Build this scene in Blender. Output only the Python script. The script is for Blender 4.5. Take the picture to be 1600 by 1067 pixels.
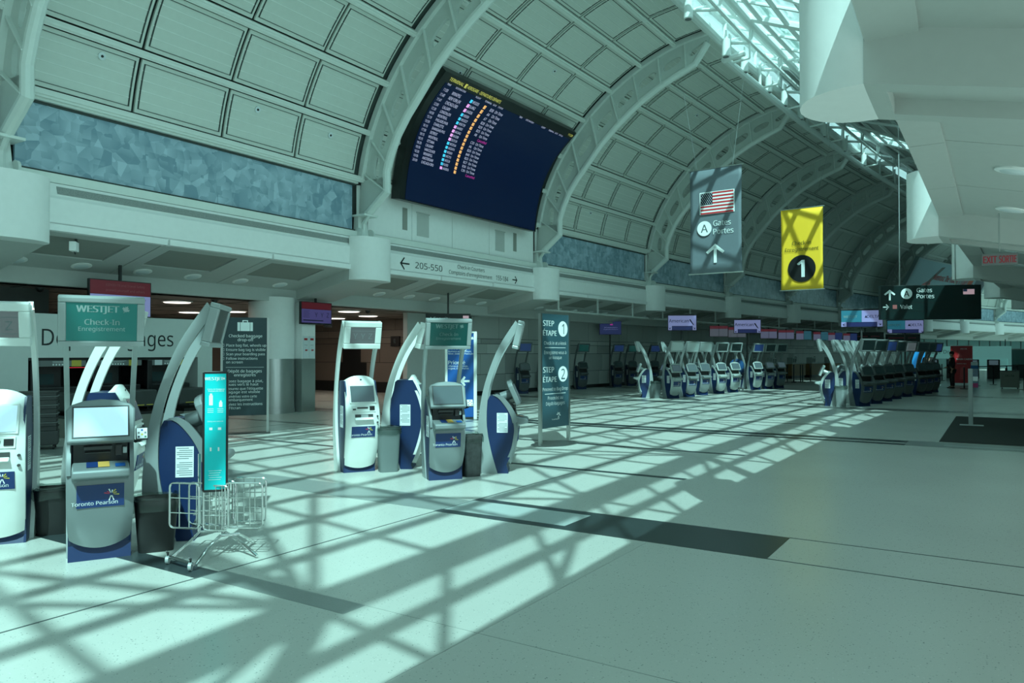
import bpy, bmesh, math, random
from mathutils import Vector, Matrix
random.seed(7)
PI = math.pi
SC = bpy.context.scene
COL = SC.collection
for o in list(bpy.data.objects):
    bpy.data.objects.remove(o)

# ------------------------------------------------------------------ camera, sky, sun, exposure
TH = math.radians(32.8)
cam = bpy.data.objects.new('camera', bpy.data.cameras.new('camera'))
COL.objects.link(cam)
cam.data.sensor_width = 36.0
cam.data.lens = 1180.0 / 1600.0 * 36.0
cam.data.clip_start = 0.05
cam.data.clip_end = 600
cam.location = (0, 0, 1.65)
cam.rotation_euler = (PI / 2 + math.atan(18.5 / 1180.0), 0, TH)
SC.camera = cam
W = bpy.data.worlds.new('world'); SC.world = W; W.use_nodes = True
bg = W.node_tree.nodes['Background']
bg.inputs[0].default_value = (0.62, 0.92, 0.94, 1)
bg.inputs[1].default_value = 1.15
sun = bpy.data.objects.new('sun', bpy.data.lights.new('sun', 'SUN'))
COL.objects.link(sun)
sun.data.energy = 5.7
sun.data.angle = math.radians(0.6)
sun.data.color = (0.73, 1.0, 0.975)
sun.rotation_euler = Vector((-0.45, 0.60, -1.0)).to_track_quat('-Z', 'Y').to_euler()
SC.view_settings.view_transform = 'Standard'
SC.view_settings.look = 'None'
SC.view_settings.exposure = 0.2
SC.view_settings.gamma = 1.0
SC.view_settings.use_curve_mapping = False
SC.cycles.max_bounces = 8
SC.cycles.diffuse_bounces = 5
SC.cycles.transparent_max_bounces = 16
SC.cycles.sample_clamp_indirect = 6.0

# ------------------------------------------------------------------ materials
MATS = {}
def mat(name, col, rough=0.5, metal=0.0, emit=None, es=1.0, coat=0.0, spec=0.5, noise=0.0, nscale=8.0, bump=0.0):
    if name in MATS: return MATS[name]
    m = bpy.data.materials.new(name); m.use_nodes = True
    nt = m.node_tree; b = nt.nodes['Principled BSDF']
    b.inputs['Base Color'].default_value = (*col, 1)
    b.inputs['Roughness'].default_value = rough
    b.inputs['Metallic'].default_value = metal
    b.inputs['Coat Weight'].default_value = coat
    b.inputs['Specular IOR Level'].default_value = spec
    if emit:
        b.inputs['Emission Color'].default_value = (*emit, 1)
        b.inputs['Emission Strength'].default_value = es
    tc = nt.nodes.new('ShaderNodeTexCoord')
    n = nt.nodes.new('ShaderNodeTexNoise'); n.inputs['Scale'].default_value = nscale; n.inputs['Detail'].default_value = 3
    nt.links.new(tc.outputs['Object'], n.inputs['Vector'])
    amt = noise if noise else 0.04
    mx = nt.nodes.new('ShaderNodeMix'); mx.data_type = 'RGBA'
    mx.inputs['A'].default_value = (*[max(0, c * (1 - amt)) for c in col], 1)
    mx.inputs['B'].default_value = (*[min(1, c * (1 + amt)) for c in col], 1)
    nt.links.new(n.outputs['Fac'], mx.inputs['Factor'])
    nt.links.new(mx.outputs['Result'], b.inputs['Base Color'])
    if bump:
        bp = nt.nodes.new('ShaderNodeBump'); bp.inputs['Strength'].default_value = bump
        bp.inputs['Distance'].default_value = 0.01
        nt.links.new(n.outputs['Fac'], bp.inputs['Height']); nt.links.new(bp.outputs['Normal'], b.inputs['Normal'])
    MATS[name] = m
    return m

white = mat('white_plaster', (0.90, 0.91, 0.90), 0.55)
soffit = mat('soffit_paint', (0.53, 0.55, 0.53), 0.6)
panelm = mat('ceiling_panel', (0.66, 0.70, 0.65), 0.55)
gapm = mat('ceiling_gap', (0.05, 0.065, 0.06), 0.8)
linem = mat('panel_line', (0.80, 0.84, 0.80), 0.5)
beamm = mat('ceiling_beam', (0.78, 0.82, 0.78), 0.45)
ribm = mat('rib_steel', (0.74, 0.79, 0.76), 0.4)
ribdark = mat('rib_web', (0.58, 0.63, 0.60), 0.5)
trussm = mat('truss_paint', (0.80, 0.86, 0.84), 0.35)
wallgrey = mat('wall_panel_grey', (0.52, 0.54, 0.52), 0.5, noise=0.08, nscale=0.6)
wallgrey2 = mat('wall_panel_light', (0.62, 0.64, 0.62), 0.5)
wallgrey3 = mat('wall_panel_dark', (0.40, 0.41, 0.40), 0.5)
wallbrown = mat('wall_panel_brown', (0.17, 0.14, 0.115), 0.5)
wallbrown2 = mat('wall_panel_brown_light', (0.22, 0.19, 0.16), 0.5)
blackish = mat('black_satin', (0.012, 0.013, 0.014), 0.35)
darkgrey = mat('dark_grey', (0.05, 0.055, 0.055), 0.5)
midgrey = mat('mid_grey', (0.16, 0.18, 0.18), 0.5)
hatchm = mat('hatch_mesh', (0.30, 0.31, 0.28), 0.7)
grille = mat('air_grille', (0.30, 0.32, 0.31), 0.7, noise=0.5, nscale=60)
steel = mat('stainless_steel', (0.55, 0.58, 0.57), 0.28, 1.0)
chrome = mat('chrome_wire', (0.72, 0.74, 0.73), 0.15, 1.0)
kgrey = mat('kiosk_silver_grey', (0.21, 0.245, 0.25), 0.38, 0.25)
kgreyl = mat('kiosk_light_silver', (0.36, 0.41, 0.41), 0.35, 0.3)
kwhite = mat('kiosk_white', (0.78, 0.83, 0.80), 0.35, coat=0.3)
kblue = mat('kiosk_blue', (0.005, 0.022, 0.085), 0.4)
posterblue = mat('poster_blue', (0.010, 0.035, 0.14), 0.35)
paper = mat('paper_white', (0.72, 0.78, 0.80), 0.6)
inkm = mat('ink_black', (0.01, 0.013, 0.015), 0.6)
inkgrey = mat('ink_grey', (0.16, 0.19, 0.2), 0.6)
letterw = mat('letter_white', (0.86, 0.93, 0.93), 0.5)
letterg = mat('letter_grey', (0.30, 0.40, 0.39), 0.5)
binblack = mat('bin_black', (0.015, 0.017, 0.017), 0.5)
bingrey = mat('bin_grey', (0.14, 0.17, 0.17), 0.5)
signdark = mat('sign_slate', (0.025, 0.05, 0.06), 0.4)
signblue = mat('sign_blue', (0.01, 0.09, 0.33), 0.35)
signslate = mat('sign_steel_blue', (0.035, 0.09, 0.115), 0.35)
signgreen = mat('sign_dark_green', (0.006, 0.02, 0.02), 0.3)
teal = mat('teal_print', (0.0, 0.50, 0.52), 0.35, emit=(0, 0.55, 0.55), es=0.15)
redm = mat('sign_red', (0.42, 0.015, 0.02), 0.4)
yellow = mat('banner_yellow', (1.0, 0.60, 0.03), 0.6)
bannergrey = mat('banner_grey', (0.14, 0.175, 0.20), 0.6)
flagred = mat('flag_red', (0.55, 0.03, 0.04), 0.5)
flagblue = mat('flag_canton', (0.01, 0.012, 0.03), 0.5)
green_scr = mat('screen_green', (0.01, 0.10, 0.09), 0.12, emit=(0.012, 0.10, 0.09), es=0.6)
green_dim = mat('screen_green_dim', (0.006, 0.05, 0.045), 0.12, emit=(0.006, 0.05, 0.045), es=0.5)
grey_scr = mat('screen_grey', (0.05, 0.06, 0.06), 0.15, emit=(0.06, 0.08, 0.085), es=0.9)
dark_scr = mat('screen_dark', (0.006, 0.012, 0.012), 0.1, emit=(0.004, 0.012, 0.012), es=0.6)
blue_scr = mat('screen_blue', (0.01, 0.03, 0.10), 0.12, emit=(0.012, 0.03, 0.09), es=0.6)
teal_scr = mat('screen_teal_grey', (0.05, 0.075, 0.08), 0.10, emit=(0.05, 0.085, 0.10), es=0.7)
bright_scr = mat('screen_bright', (0.3, 0.5, 0.55), 0.08, emit=(0.42, 0.70, 0.80), es=0.75)  # screen glow with the reflected sky painted in
boardblue = mat('board_blue', (0.001, 0.006, 0.022), 0.4, emit=(0.0005, 0.004, 0.022), es=0.8, spec=0.25)
boardblack = mat('board_black', (0.003, 0.006, 0.006), 0.3)
eyellow = mat('led_yellow', (0.5, 0.5, 0.1), 0.5, emit=(0.55, 0.55, 0.12), es=0.8)
ewhite = mat('led_white', (0.5, 0.5, 0.6), 0.5, emit=(0.42, 0.42, 0.62), es=0.8)
ecyan = mat('led_cyan', (0.1, 0.5, 0.7), 0.5, emit=(0.03, 0.40, 0.60), es=1)
epink = mat('led_pink', (0.8, 0.3, 0.7), 0.5, emit=(0.75, 0.35, 0.72), es=1)
eorange = mat('led_orange', (0.8, 0.4, 0.1), 0.5, emit=(0.80, 0.42, 0.15), es=1)
emagenta = mat('led_magenta', (0.5, 0.05, 0.3), 0.5, emit=(0.35, 0.02, 0.22), es=1)
lampm = mat('lamp_diffuser', (0.9, 0.9, 0.85), 0.5, emit=(1.0, 0.9, 0.78), es=2.2)
lav_scr = mat('screen_lavender', (0.2, 0.2, 0.4), 0.3, emit=(0.13, 0.15, 0.29), es=0.8)
violet_scr = mat('screen_violet', (0.04, 0.035, 0.10), 0.3, emit=(0.035, 0.03, 0.10), es=1)
maroon_scr = mat('screen_maroon', (0.12, 0.01, 0.02), 0.3, emit=(0.05, 0.005, 0.009), es=0.7)
navy_scr = mat('screen_navy', (0.01, 0.015, 0.06), 0.3, emit=(0.008, 0.012, 0.05), es=1)
wj_scr = mat('screen_petrol', (0.02, 0.12, 0.17), 0.3, emit=(0.01, 0.07, 0.10), es=1)
navyink = mat('navy_ink', (0.01, 0.01, 0.05), 0.5)
wood = mat('counter_wood', (0.22, 0.13, 0.05), 0.5)
matm = mat('carpet_mat', (0.020, 0.026, 0.024), 0.9, noise=0.3, nscale=50, bump=0.4)
_u = mat('cyan_panel', (0.30, 0.62, 0.60), 0.3)
skin = mat('skin', (0.35, 0.20, 0.14), 0.6)
clothblack = mat('cloth_black', (0.008, 0.008, 0.009), 0.9)
clothblue = mat('chair_blue', (0.01, 0.07, 0.20), 0.6)
hairm = mat('hair_dark', (0.01, 0.008, 0.007), 0.8)
beige = mat('beige_metal', (0.22, 0.23, 0.20), 0.5)
adsky = mat('advert_sky', (0.22, 0.36, 0.42), 0.5)
adsea = mat('advert_sea', (0.04, 0.14, 0.24), 0.5)
linerm = None
stripdark = mat('terrazzo_dark', (0.030, 0.042, 0.045), 0.3, noise=0.5, nscale=120)
stripgrey = mat('terrazzo_grey', (0.24, 0.27, 0.26), 0.3, noise=0.3, nscale=120)
strippale = mat('terrazzo_pale', (0.42, 0.48, 0.47), 0.3, noise=0.2, nscale=120)
jointm = mat('floor_joint', (0.07, 0.09, 0.09), 0.5)

def terrazzo():
    m = bpy.data.materials.new('terrazzo_floor'); m.use_nodes = True
    nt = m.node_tree; b = nt.nodes['Principled BSDF']
    tc = nt.nodes.new('ShaderNodeTexCoord')
    v = nt.nodes.new('ShaderNodeTexVoronoi'); v.inputs['Scale'].default_value = 75
    nt.links.new(tc.outputs['Object'], v.inputs['Vector'])
    sc = nt.nodes.new('ShaderNodeSeparateColor'); nt.links.new(v.outputs['Color'], sc.inputs[0])
    th = nt.nodes.new('ShaderNodeMath'); th.operation = 'MULTIPLY'; th.inputs[1].default_value = 0.42; nt.links.new(sc.outputs[0], th.inputs[0])
    p3 = nt.nodes.new('ShaderNodeMath'); p3.operation = 'POWER'; p3.inputs[1].default_value = 2.2; nt.links.new(sc.outputs[0], p3.inputs[0])
    th.inputs[1].default_value = 0.40; nt.links.new(p3.outputs[0], th.inputs[0])
    lt = nt.nodes.new('ShaderNodeMath'); lt.operation = 'LESS_THAN'; nt.links.new(v.outputs['Distance'], lt.inputs[0]); nt.links.new(th.outputs[0], lt.inputs[1])
    r = nt.nodes.new('ShaderNodeMix'); r.data_type = 'RGBA'
    r.inputs['A'].default_value = (0.53, 0.55, 0.51, 1); nt.links.new(lt.outputs[0], r.inputs['Factor'])
    tone = nt.nodes.new('ShaderNodeMix'); tone.data_type = 'RGBA'; tone.inputs['A'].default_value = (0.20, 0.23, 0.22, 1); tone.inputs['B'].default_value = (0.66, 0.68, 0.64, 1)
    nt.links.new(sc.outputs[1], tone.inputs['Factor']); nt.links.new(tone.outputs['Result'], r.inputs['B'])
    n2 = nt.nodes.new('ShaderNodeTexNoise'); n2.inputs['Scale'].default_value = 0.7; n2.inputs['Detail'].default_value = 1
    nt.links.new(tc.outputs['Object'], n2.inputs['Vector'])
    r2 = nt.nodes.new('ShaderNodeValToRGB')
    r2.color_ramp.elements[0].position = 0.3; r2.color_ramp.elements[0].color = (0.95, 0.95, 0.95, 1)
    r2.color_ramp.elements[1].position = 0.7; r2.color_ramp.elements[1].color = (1, 1, 1, 1)
    nt.links.new(n2.outputs['Fac'], r2.inputs['Fac'])
    mx = nt.nodes.new('ShaderNodeMix'); mx.data_type = 'RGBA'; mx.blend_type = 'MULTIPLY'
    mx.inputs['Factor'].default_value = 1
    nt.links.new(r.outputs['Result'], mx.inputs['A']); nt.links.new(r2.outputs['Color'], mx.inputs['B'])
    nt.links.new(mx.outputs['Result'], b.inputs['Base Color'])
    b.inputs['Roughness'].default_value = 0.27
    b.inputs['Specular IOR Level'].default_value = 0.5
    return m
floorm = terrazzo()

def facets():
    m = bpy.data.materials.new('facet_print'); m.use_nodes = True
    nt = m.node_tree; b = nt.nodes['Principled BSDF']
    tc = nt.nodes.new('ShaderNodeTexCoord'); mp = nt.nodes.new('ShaderNodeMapping')
    nt.links.new(tc.outputs['Object'], mp.inputs['Vector'])
    v = nt.nodes.new('ShaderNodeTexVoronoi'); v.inputs['Scale'].default_value = 2.6
    v2 = nt.nodes.new('ShaderNodeTexVoronoi'); v2.inputs['Scale'].default_value = 4.6; v2.distance = 'CHEBYCHEV'
    nt.links.new(mp.outputs['Vector'], v.inputs['Vector']); nt.links.new(mp.outputs['Vector'], v2.inputs['Vector'])
    acc = None
    for vv, wgt, gk in ((v, 0.45, 2.0), (v2, 0.40, 3.4)):
        sub = nt.nodes.new('ShaderNodeVectorMath'); sub.operation = 'SUBTRACT'
        nt.links.new(mp.outputs['Vector'], sub.inputs[0]); nt.links.new(vv.outputs['Position'], sub.inputs[1])
        cs = nt.nodes.new('ShaderNodeVectorMath'); cs.operation = 'SUBTRACT'; cs.inputs[1].default_value = (0.5, 0.5, 0.5)
        nt.links.new(vv.outputs['Color'], cs.inputs[0])
        dt_ = nt.nodes.new('ShaderNodeVectorMath'); dt_.operation = 'DOT_PRODUCT'
        nt.links.new(sub.outputs[0], dt_.inputs[0]); nt.links.new(cs.outputs[0], dt_.inputs[1])
        sc = nt.nodes.new('ShaderNodeSeparateColor'); nt.links.new(vv.outputs['Color'], sc.inputs[0])
        m1 = nt.nodes.new('ShaderNodeMath'); m1.operation = 'MULTIPLY_ADD'; m1.inputs[1].default_value = gk
        nt.links.new(dt_.outputs['Value'], m1.inputs[0])
        m2 = nt.nodes.new('ShaderNodeMath'); m2.operation = 'MULTIPLY'; m2.inputs[1].default_value = wgt
        nt.links.new(sc.outputs[0], m2.inputs[0]); nt.links.new(m2.outputs[0], m1.inputs[2])
        if acc is None: acc = m1
        else:
            ad = nt.nodes.new('ShaderNodeMath'); ad.operation = 'ADD'
            nt.links.new(acc.outputs[0], ad.inputs[0]); nt.links.new(m1.outputs[0], ad.inputs[1]); acc = ad
    r = nt.nodes.new('ShaderNodeValToRGB')
    r.color_ramp.elements[0].position = 0.0; r.color_ramp.elements[0].color = (0.20, 0.32, 0.41, 1)
    r.color_ramp.elements[1].position = 0.85; r.color_ramp.elements[1].color = (0.46, 0.60, 0.70, 1)
    nt.links.new(acc.outputs[0], r.inputs['Fac'])
    nt.links.new(r.outputs['Color'], b.inputs['Base Color'])
    b.inputs['Roughness'].default_value = 0.35
    return m
facetm = facets()

def glassmat(name, tint, gloss=0.06, rough=0.02):
    m = bpy.data.materials.new(name); m.use_nodes = True
    nt = m.node_tree
    for n in list(nt.nodes): nt.nodes.remove(n)
    out = nt.nodes.new('ShaderNodeOutputMaterial')
    t = nt.nodes.new('ShaderNodeBsdfTransparent'); t.inputs[0].default_value = (*tint, 1)
    g = nt.nodes.new('ShaderNodeBsdfGlossy'); g.inputs['Roughness'].default_value = rough
    g.inputs[0].default_value = (0.9, 1, 0.97, 1)
    fr = nt.nodes.new('ShaderNodeMapRange'); lw = nt.nodes.new('ShaderNodeLayerWeight'); pw = nt.nodes.new('ShaderNodeMath'); pw.operation = 'POWER'; pw.inputs[1].default_value = 5
    nt.links.new(lw.outputs['Facing'], pw.inputs[0]); nt.links.new(pw.outputs[0], fr.inputs['Value']); fr.inputs['To Min'].default_value = gloss; fr.inputs['To Max'].default_value = 0.9
    mx = nt.nodes.new('ShaderNodeMixShader')
    nt.links.new(fr.outputs[0], mx.inputs[0]); nt.links.new(t.outputs[0], mx.inputs[1]); nt.links.new(g.outputs[0], mx.inputs[2])
    nt.links.new(mx.outputs[0], out.inputs[0])
    return m
glassm = glassmat('roof_glass', (0.86, 0.98, 0.97))
linerm = glassmat('bin_liner_film', (0.62, 0.68, 0.66), rough=0.25)

# ------------------------------------------------------------------ mesh helpers
_txt = {}; CAP = []
try:
    import os
    FONT = bpy.data.fonts.load(os.path.join(bpy.utils.system_resource('DATAFILES'), 'fonts', 'NotoSansMath-Regular.woff2'))
except Exception:
    FONT = None
ACC = {'é': ('e', 'a'), 'É': ('E', 'a'), 'ô': ('o', 'c'), 'à': ('a', 'g'), 'è': ('e', 'g'), 'ê': ('e', 'c')}
def text2d(body, bold=0.0):
    if FONT and any(ch in ACC for ch in body):
        if body in _txt: return _txt[body]
        plain = ''.join(ACC[ch][0] if ch in ACC else ch for ch in body)
        v0, f0 = text2d(plain); vs = list(v0); fs = list(f0)
        for i, ch in enumerate(body):
            if ch not in ACC: continue
            g = [p[0] for p in text2d(ACC[ch][0])[0]]; x1 = max(p[0] for p in text2d(plain[:i + 1])[0]); cx = x1 - (max(g) - min(g)) / 2
            zb = 0.78 if ch.isupper() else 0.59
            st = {'a': [(-.03, .10)], 'g': [(.03, -.10)], 'c': [(-.11, 0), (.11, 0)]}[ACC[ch][1]]
            for a, b in st:
                o = len(vs); w = .045
                vs += [(cx + a - w, zb), (cx + a + w, zb), (cx + b + w, zb + .13), (cx + b - w, zb + .13)]; fs.append((o, o + 1, o + 2, o + 3))
        _txt[body] = (vs, fs); return _txt[body]
    bold = 0.0; key = body
    if key in _txt: return _txt[key]
    cu = bpy.data.curves.new('t', 'FONT'); cu.body = body; cu.size = 1.0; cu.resolution_u = 3
    if FONT: cu.font = FONT
    ob = bpy.data.objects.new('t', cu); COL.objects.link(ob)
    bpy.context.view_layer.update()
    dg = bpy.context.evaluated_depsgraph_get()
    me = bpy.data.meshes.new_from_object(ob.evaluated_get(dg))
    if FONT and not CAP: CAP.append(1.0); c_ = text2d('H')[0]; CAP[0] = 0.70 / (max(p[1] for p in c_) - min(p[1] for p in c_)); _txt.clear()
    k_ = CAP[0] if CAP else 1.0
    vs = [(v.co.x * k_, v.co.y * k_) for v in me.vertices]; fs = [tuple(p.vertices) for p in me.polygons]
    bpy.data.objects.remove(ob); bpy.data.curves.remove(cu); bpy.data.meshes.remove(me)
    _txt[key] = (vs, fs)
    return _txt[key]

class M:
    def __init__(s):
        s.v = []; s.f = []; s.mi = []; s.x = Matrix.Identity(4); s.cur = 0
    def at(s, x=0, y=0, z=0, rz=0, rx=0, ry=0):
        s.x = Matrix.Translation((x, y, z)) @ Matrix.Rotation(rz, 4, 'Z') @ Matrix.Rotation(ry, 4, 'Y') @ Matrix.Rotation(rx, 4, 'X'); return s
    def raw(s, vs, fs):
        o = len(s.v)
        s.v += [s.x @ Vector(p) for p in vs]
        s.f += [tuple(i + o for i in f) for f in fs]; s.mi += [s.cur] * len(fs)
        return s
    def mat(s, i): s.cur = i; return s
    def box(s, x0, x1, y0, y1, z0, z1):
        vs = [(x, y, z) for z in (z0, z1) for y in (y0, y1) for x in (x0, x1)]
        return s.raw(vs, [(0, 2, 3, 1), (4, 5, 7, 6), (0, 1, 5, 4), (2, 6, 7, 3), (0, 4, 6, 2), (1, 3, 7, 5)])
    def hexa(s, p):   # 8 points bottom 4 ccw, top 4 ccw
        return s.raw(p, [(3, 2, 1, 0), (4, 5, 6, 7), (0, 1, 5, 4), (1, 2, 6, 5), (2, 3, 7, 6), (3, 0, 4, 7)])
    def prism(s, poly, a, b, axis='x'):   # polygon in the plane across axis
        n = len(poly)
        def P(q, t):
            if axis == 'x': return (t, q[0], q[1])
            if axis == 'y': return (q[0], t, q[1])
            return (q[0], q[1], t)
        vs = [P(q, a) for q in poly] + [P(q, b) for q in poly]
        fs = [tuple(range(n))[::-1], tuple(range(n, 2 * n))]
        fs += [(i, (i + 1) % n, n + (i + 1) % n, n + i) for i in range(n)]
        return s.raw(vs, fs)
    def band(s, A, B, a, b):   # strip between polylines A and B (same length) in yz, extruded x a..b  (for thin crescents)
        n = len(A)
        vs = []
        for t in (a, b):
            vs += [(t, q[0], q[1]) for q in A] + [(t, q[0], q[1]) for q in B]
        fs = []
        for i in range(n - 1):
            fs += [(i, i + 1, n + i + 1, n + i), (2 * n + i + 1, 2 * n + i, 3 * n + i, 3 * n + i + 1),
                   (i, 2 * n + i, 2 * n + i + 1, i + 1), (n + i, n + i + 1, 3 * n + i + 1, 3 * n + i)]
        fs += [(0, n, 3 * n, 2 * n), (n - 1, 3 * n - 1, 4 * n - 1, 2 * n - 1)]
        return s.raw(vs, fs)
    def tube(s, pts, r, seg=8, cap=True, closed=False):
        pts = [Vector(p) for p in pts]; n = len(pts); vs = []; up0 = None
        for i, p in enumerate(pts):
            if closed: d = (pts[(i + 1) % n] - pts[i - 1]).normalized()
            else: d = (pts[min(i + 1, n - 1)] - pts[max(i - 1, 0)]).normalized()
            if up0 is None:
                up0 = Vector((0, 0, 1)) if abs(d.z) < 0.9 else Vector((1, 0, 0))
            a = (up0 - d * up0.dot(d)).normalized(); up0 = a
            b = d.cross(a)
            rr = r[i] if isinstance(r, (list, tuple)) else r
            for k in range(seg):
                t = 2 * PI * k / seg
                vs.append(p + a * math.cos(t) * rr + b * math.sin(t) * rr)
        fs = []
        for i in range(n if closed else n - 1):
            j = (i + 1) % n
            for k in range(seg):
                l = (k + 1) % seg
                fs.append((i * seg + k, i * seg + l, j * seg + l, j * seg + k))
        if cap and not closed:
            fs.append(tuple(range(seg))[::-1]); fs.append(tuple((n - 1) * seg + k for k in range(seg)))
        return s.raw(vs, fs)
    def lathe(s, prof, seg=24, cx=0, cy=0):
        vs = []; n = len(prof)
        for r, z in prof:
            for k in range(seg):
                t = 2 * PI * k / seg; vs.append((cx + r * math.cos(t), cy + r * math.sin(t), z))
        fs = []
        for i in range(n - 1):
            for k in range(seg):
                l = (k + 1) % seg; fs.append((i * seg + k, i * seg + l, (i + 1) * seg + l, (i + 1) * seg + k))
        fs.append(tuple(range(seg))[::-1]); fs.append(tuple((n - 1) * seg + k for k in range(seg)))
        return s.raw(vs, fs)
    def disc(s, cx, cz, r, y, th=0.004, seg=32, rz=1.0):   # disc facing -y
        poly = [(cx + r * math.cos(2 * PI * k / seg), cz + rz * r * math.sin(2 * PI * k / seg)) for k in range(seg)]
        return s.prism(poly, y, y - th, 'y')
    def text(s, body, size, cx, cz, y, bold=0.0, align='c', wx=1.0, f=None, fit=None):   # text on a face looking to -y, vertical middle at cz
        vs, fs = text2d(body, bold)
        if not vs: return s
        xs = [p[0] for p in vs]
        if fit: wx = fit / ((max(xs) - min(xs)) * size)
        w = (max(xs) + min(xs)) / 2 if align == 'c' else (min(xs) if align == 'l' else max(xs))
        out = [((p[0] - w) * size * wx + cx, y, (p[1] - 0.35) * size + cz) for p in vs]
        sh_ = [0.0] if bold < 0.003 else ([-bold, bold] if bold < .02 else [-bold, 0.0, bold])
        for d_ in sh_:
            o2 = [(q[0] + d_ * size * 1.2, q[1] - (0.0002 if d_ else 0), q[2]) for q in out]
            if f: o2 = [f(q[0], q[2]) for q in o2]
            s.raw(o2, fs)
        return s
    def build(s, name, mats, parent=None, smooth=False, bevel=0.0, kind=None, label=None, solid=0.0, mods=None):
        me = bpy.data.meshes.new(name)
        me.from_pydata(s.v, [], s.f)
        if not isinstance(mats, (list, tuple)): mats = [mats]
        for m in mats: me.materials.append(m)
        if len(mats) > 1: me.polygons.foreach_set('material_index', s.mi)
        bm = bmesh.new(); bm.from_mesh(me)
        if not name.startswith('letter'): bmesh.ops.recalc_face_normals(bm, faces=bm.faces)
        bm.to_mesh(me); bm.free()
        if smooth: me.shade_smooth()
        o = bpy.data.objects.new(name, me); COL.objects.link(o)
        if parent: o.parent = parent
        if solid:
            d = o.modifiers.new('solid', 'SOLIDIFY'); d.thickness = solid; d.offset = 0
        if bevel:
            d = o.modifiers.new('bevel', 'BEVEL'); d.width = bevel; d.segments = 2; d.limit_method = 'ANGLE'; d.angle_limit = math.radians(40)
        if smooth:
            try: me.set_sharp_from_angle(angle=math.radians(42))
            except Exception: pass
        if kind: o['kind'] = kind
        if label: o['label'] = label
        return o

def thing(name, label, cat, loc=(0, 0, 0), rz=0, group=None):
    o = bpy.data.objects.new(name, None); COL.objects.link(o); o.empty_display_size = 0.2
    o.location = loc; o.rotation_euler = (0, 0, rz)
    o['label'] = label; o['category'] = cat
    if group: o['group'] = group
    return o
def tag(o, label, cat, group=None):
    o['label'] = label; o['category'] = cat
    if group: o['group'] = group
    return o
def dup(root, loc, rz, label, group=None):
    r = root.copy(); COL.objects.link(r); r.location = loc; r.rotation_euler = (0, 0, rz); r['label'] = label
    if group: r['group'] = group
    def rec(src, dst):
        for ch in list(src.children):
            c = ch.copy(); COL.objects.link(c); c.parent = dst; rec(ch, c)
    rec(root, r)
    return r
_tn = [0]
def trim(m, mats, **k):
    _tn[0] += 1
    return m.build('trim_%d' % _tn[0], mats, kind='structure', **k)

# ------------------------------------------------------------------ the hall's plan: bays of 9 m bending gently to the right
ST = math.radians(2.07); B = 9.0
PT = {1: Vector((-14.55, 6.25))}; HD = {}
for i in range(1, 17):
    HD[i] = ST * (i - 1); PT[i + 1] = PT[i] + Vector((math.sin(HD[i]), math.cos(HD[i]))) * B
for i in range(0, -3, -1):
    HD[i] = ST * (i - 1); PT[i] = PT[i + 1] - Vector((math.sin(HD[i]), math.cos(HD[i]))) * B
def NV(i):
    a = (HD.get(i - 1, HD[-2]) + HD.get(i, HD[16])) / 2
    return Vector((math.cos(a), -math.sin(a)))
def H(s, n, z=0.0):
    i = int(math.floor(s + 1e-9)); i = max(-2, min(i, 16)); t = s - i
    a = PT[i] + NV(i) * n; b = PT[i + 1] + NV(i + 1) * n
    p = a * (1 - t) + b * t
    return Vector((p.x, p.y, z))
def heading(s):
    return HD[max(-2, min(int(math.floor(s)), 16))]
S0, S1 = -1, 15

def hbox(m, s0, s1, sec):   # extrude a closed (n,z) section along the hall from s0 to s1, breaking at ribs
    st = [s0] + [k for k in range(S0, 17) if s0 + 1e-6 < k < s1 - 1e-6] + [s1]
    n = len(sec); vs = []
    for s in st: vs += [H(s, q[0], q[1]) for q in sec]
    fs = []
    for a in range(len(st) - 1):
        for k in range(n):
            l = (k + 1) % n; fs.append((a * n + k, a * n + l, (a + 1) * n + l, (a + 1) * n + k))
    fs.append(tuple(range(n))); fs.append(tuple((len(st) - 1) * n + k for k in range(n))[::-1])
    return m.raw(vs, fs)
def rect(n0, n1, z0, z1): return [(n0, z0), (n1, z0), (n1, z1), (n0, z1)]
def htube(m, s0, s1, n, z, r, seg=8):
    st = [s0] + [k for k in range(S0, 17) if s0 + 1e-6 < k < s1 - 1e-6] + [s1]
    return m.tube([H(s, n, z) for s in st], r, seg)

# ------------------------------------------------------------------ floor
m = M(); m.box(-40, 34, -30, 150, -0.3, 0); m.build('floor', floorm, kind='structure')
def strip(x0, x1, y0, y1, mt, h=0.0012):
    m = M(); m.box(x0, x1, y0, y1, -0.002, h); return trim(m, mt)
strip(-4.985, -1.58, 6.22, 6.36, stripdark); strip(-4.985, -1.58, 6.91, 7.05, stripdark)
strip(-3.5, -1.58, 6.36, 6.91, stripdark); strip(-4.985, -3.5, 6.36, 6.91, strippale)
strip(-24, -4.985, 6.26, 6.88, stripgrey)
strip(-24, -4.98, 3.42, 3.62, stripdark); strip(-4.96, -3.5, 3.46, 3.66, stripgrey)
for y, x1 in ((9.5, -3.46), (12.25, -3.46), (18.45, -3.46), (21.3, -3.4), (27.5, -3.4), (30.3, -3.4), (36.5, -2.4)):
    strip(-24, x1, y, y + 0.13, stripdark)
for y, x1 in ((15.24, -1.44), (24.2, -1.2), (33.2, -0.2), (42.2, 1.0)):
    strip(-24, x1, y, y + 0.28, stripdark); strip(-24, x1, y + 0.42, y + 0.8, stripdark)
    strip(x1, 30, y - 0.02, y + 0.85, stripgrey)
    strip(x1 + 0.6, x1 + 3.2, y + 0.28, y + 0.40, strippale, 0.0018)
for (x0, x1, y0, y1) in ((-4.973, -4.958, -20, 60), (-1.58, 30, 6.225, 6.24), (-1.58, 30, 7.04, 7.055),
                         (-14.0, -13.99, 0, 60), (-9.5, -9.49, 0, 60)):
    m = M(); m.box(x0, x1, y0, y1, -0.002, 0.0022); trim(m, jointm)

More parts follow.
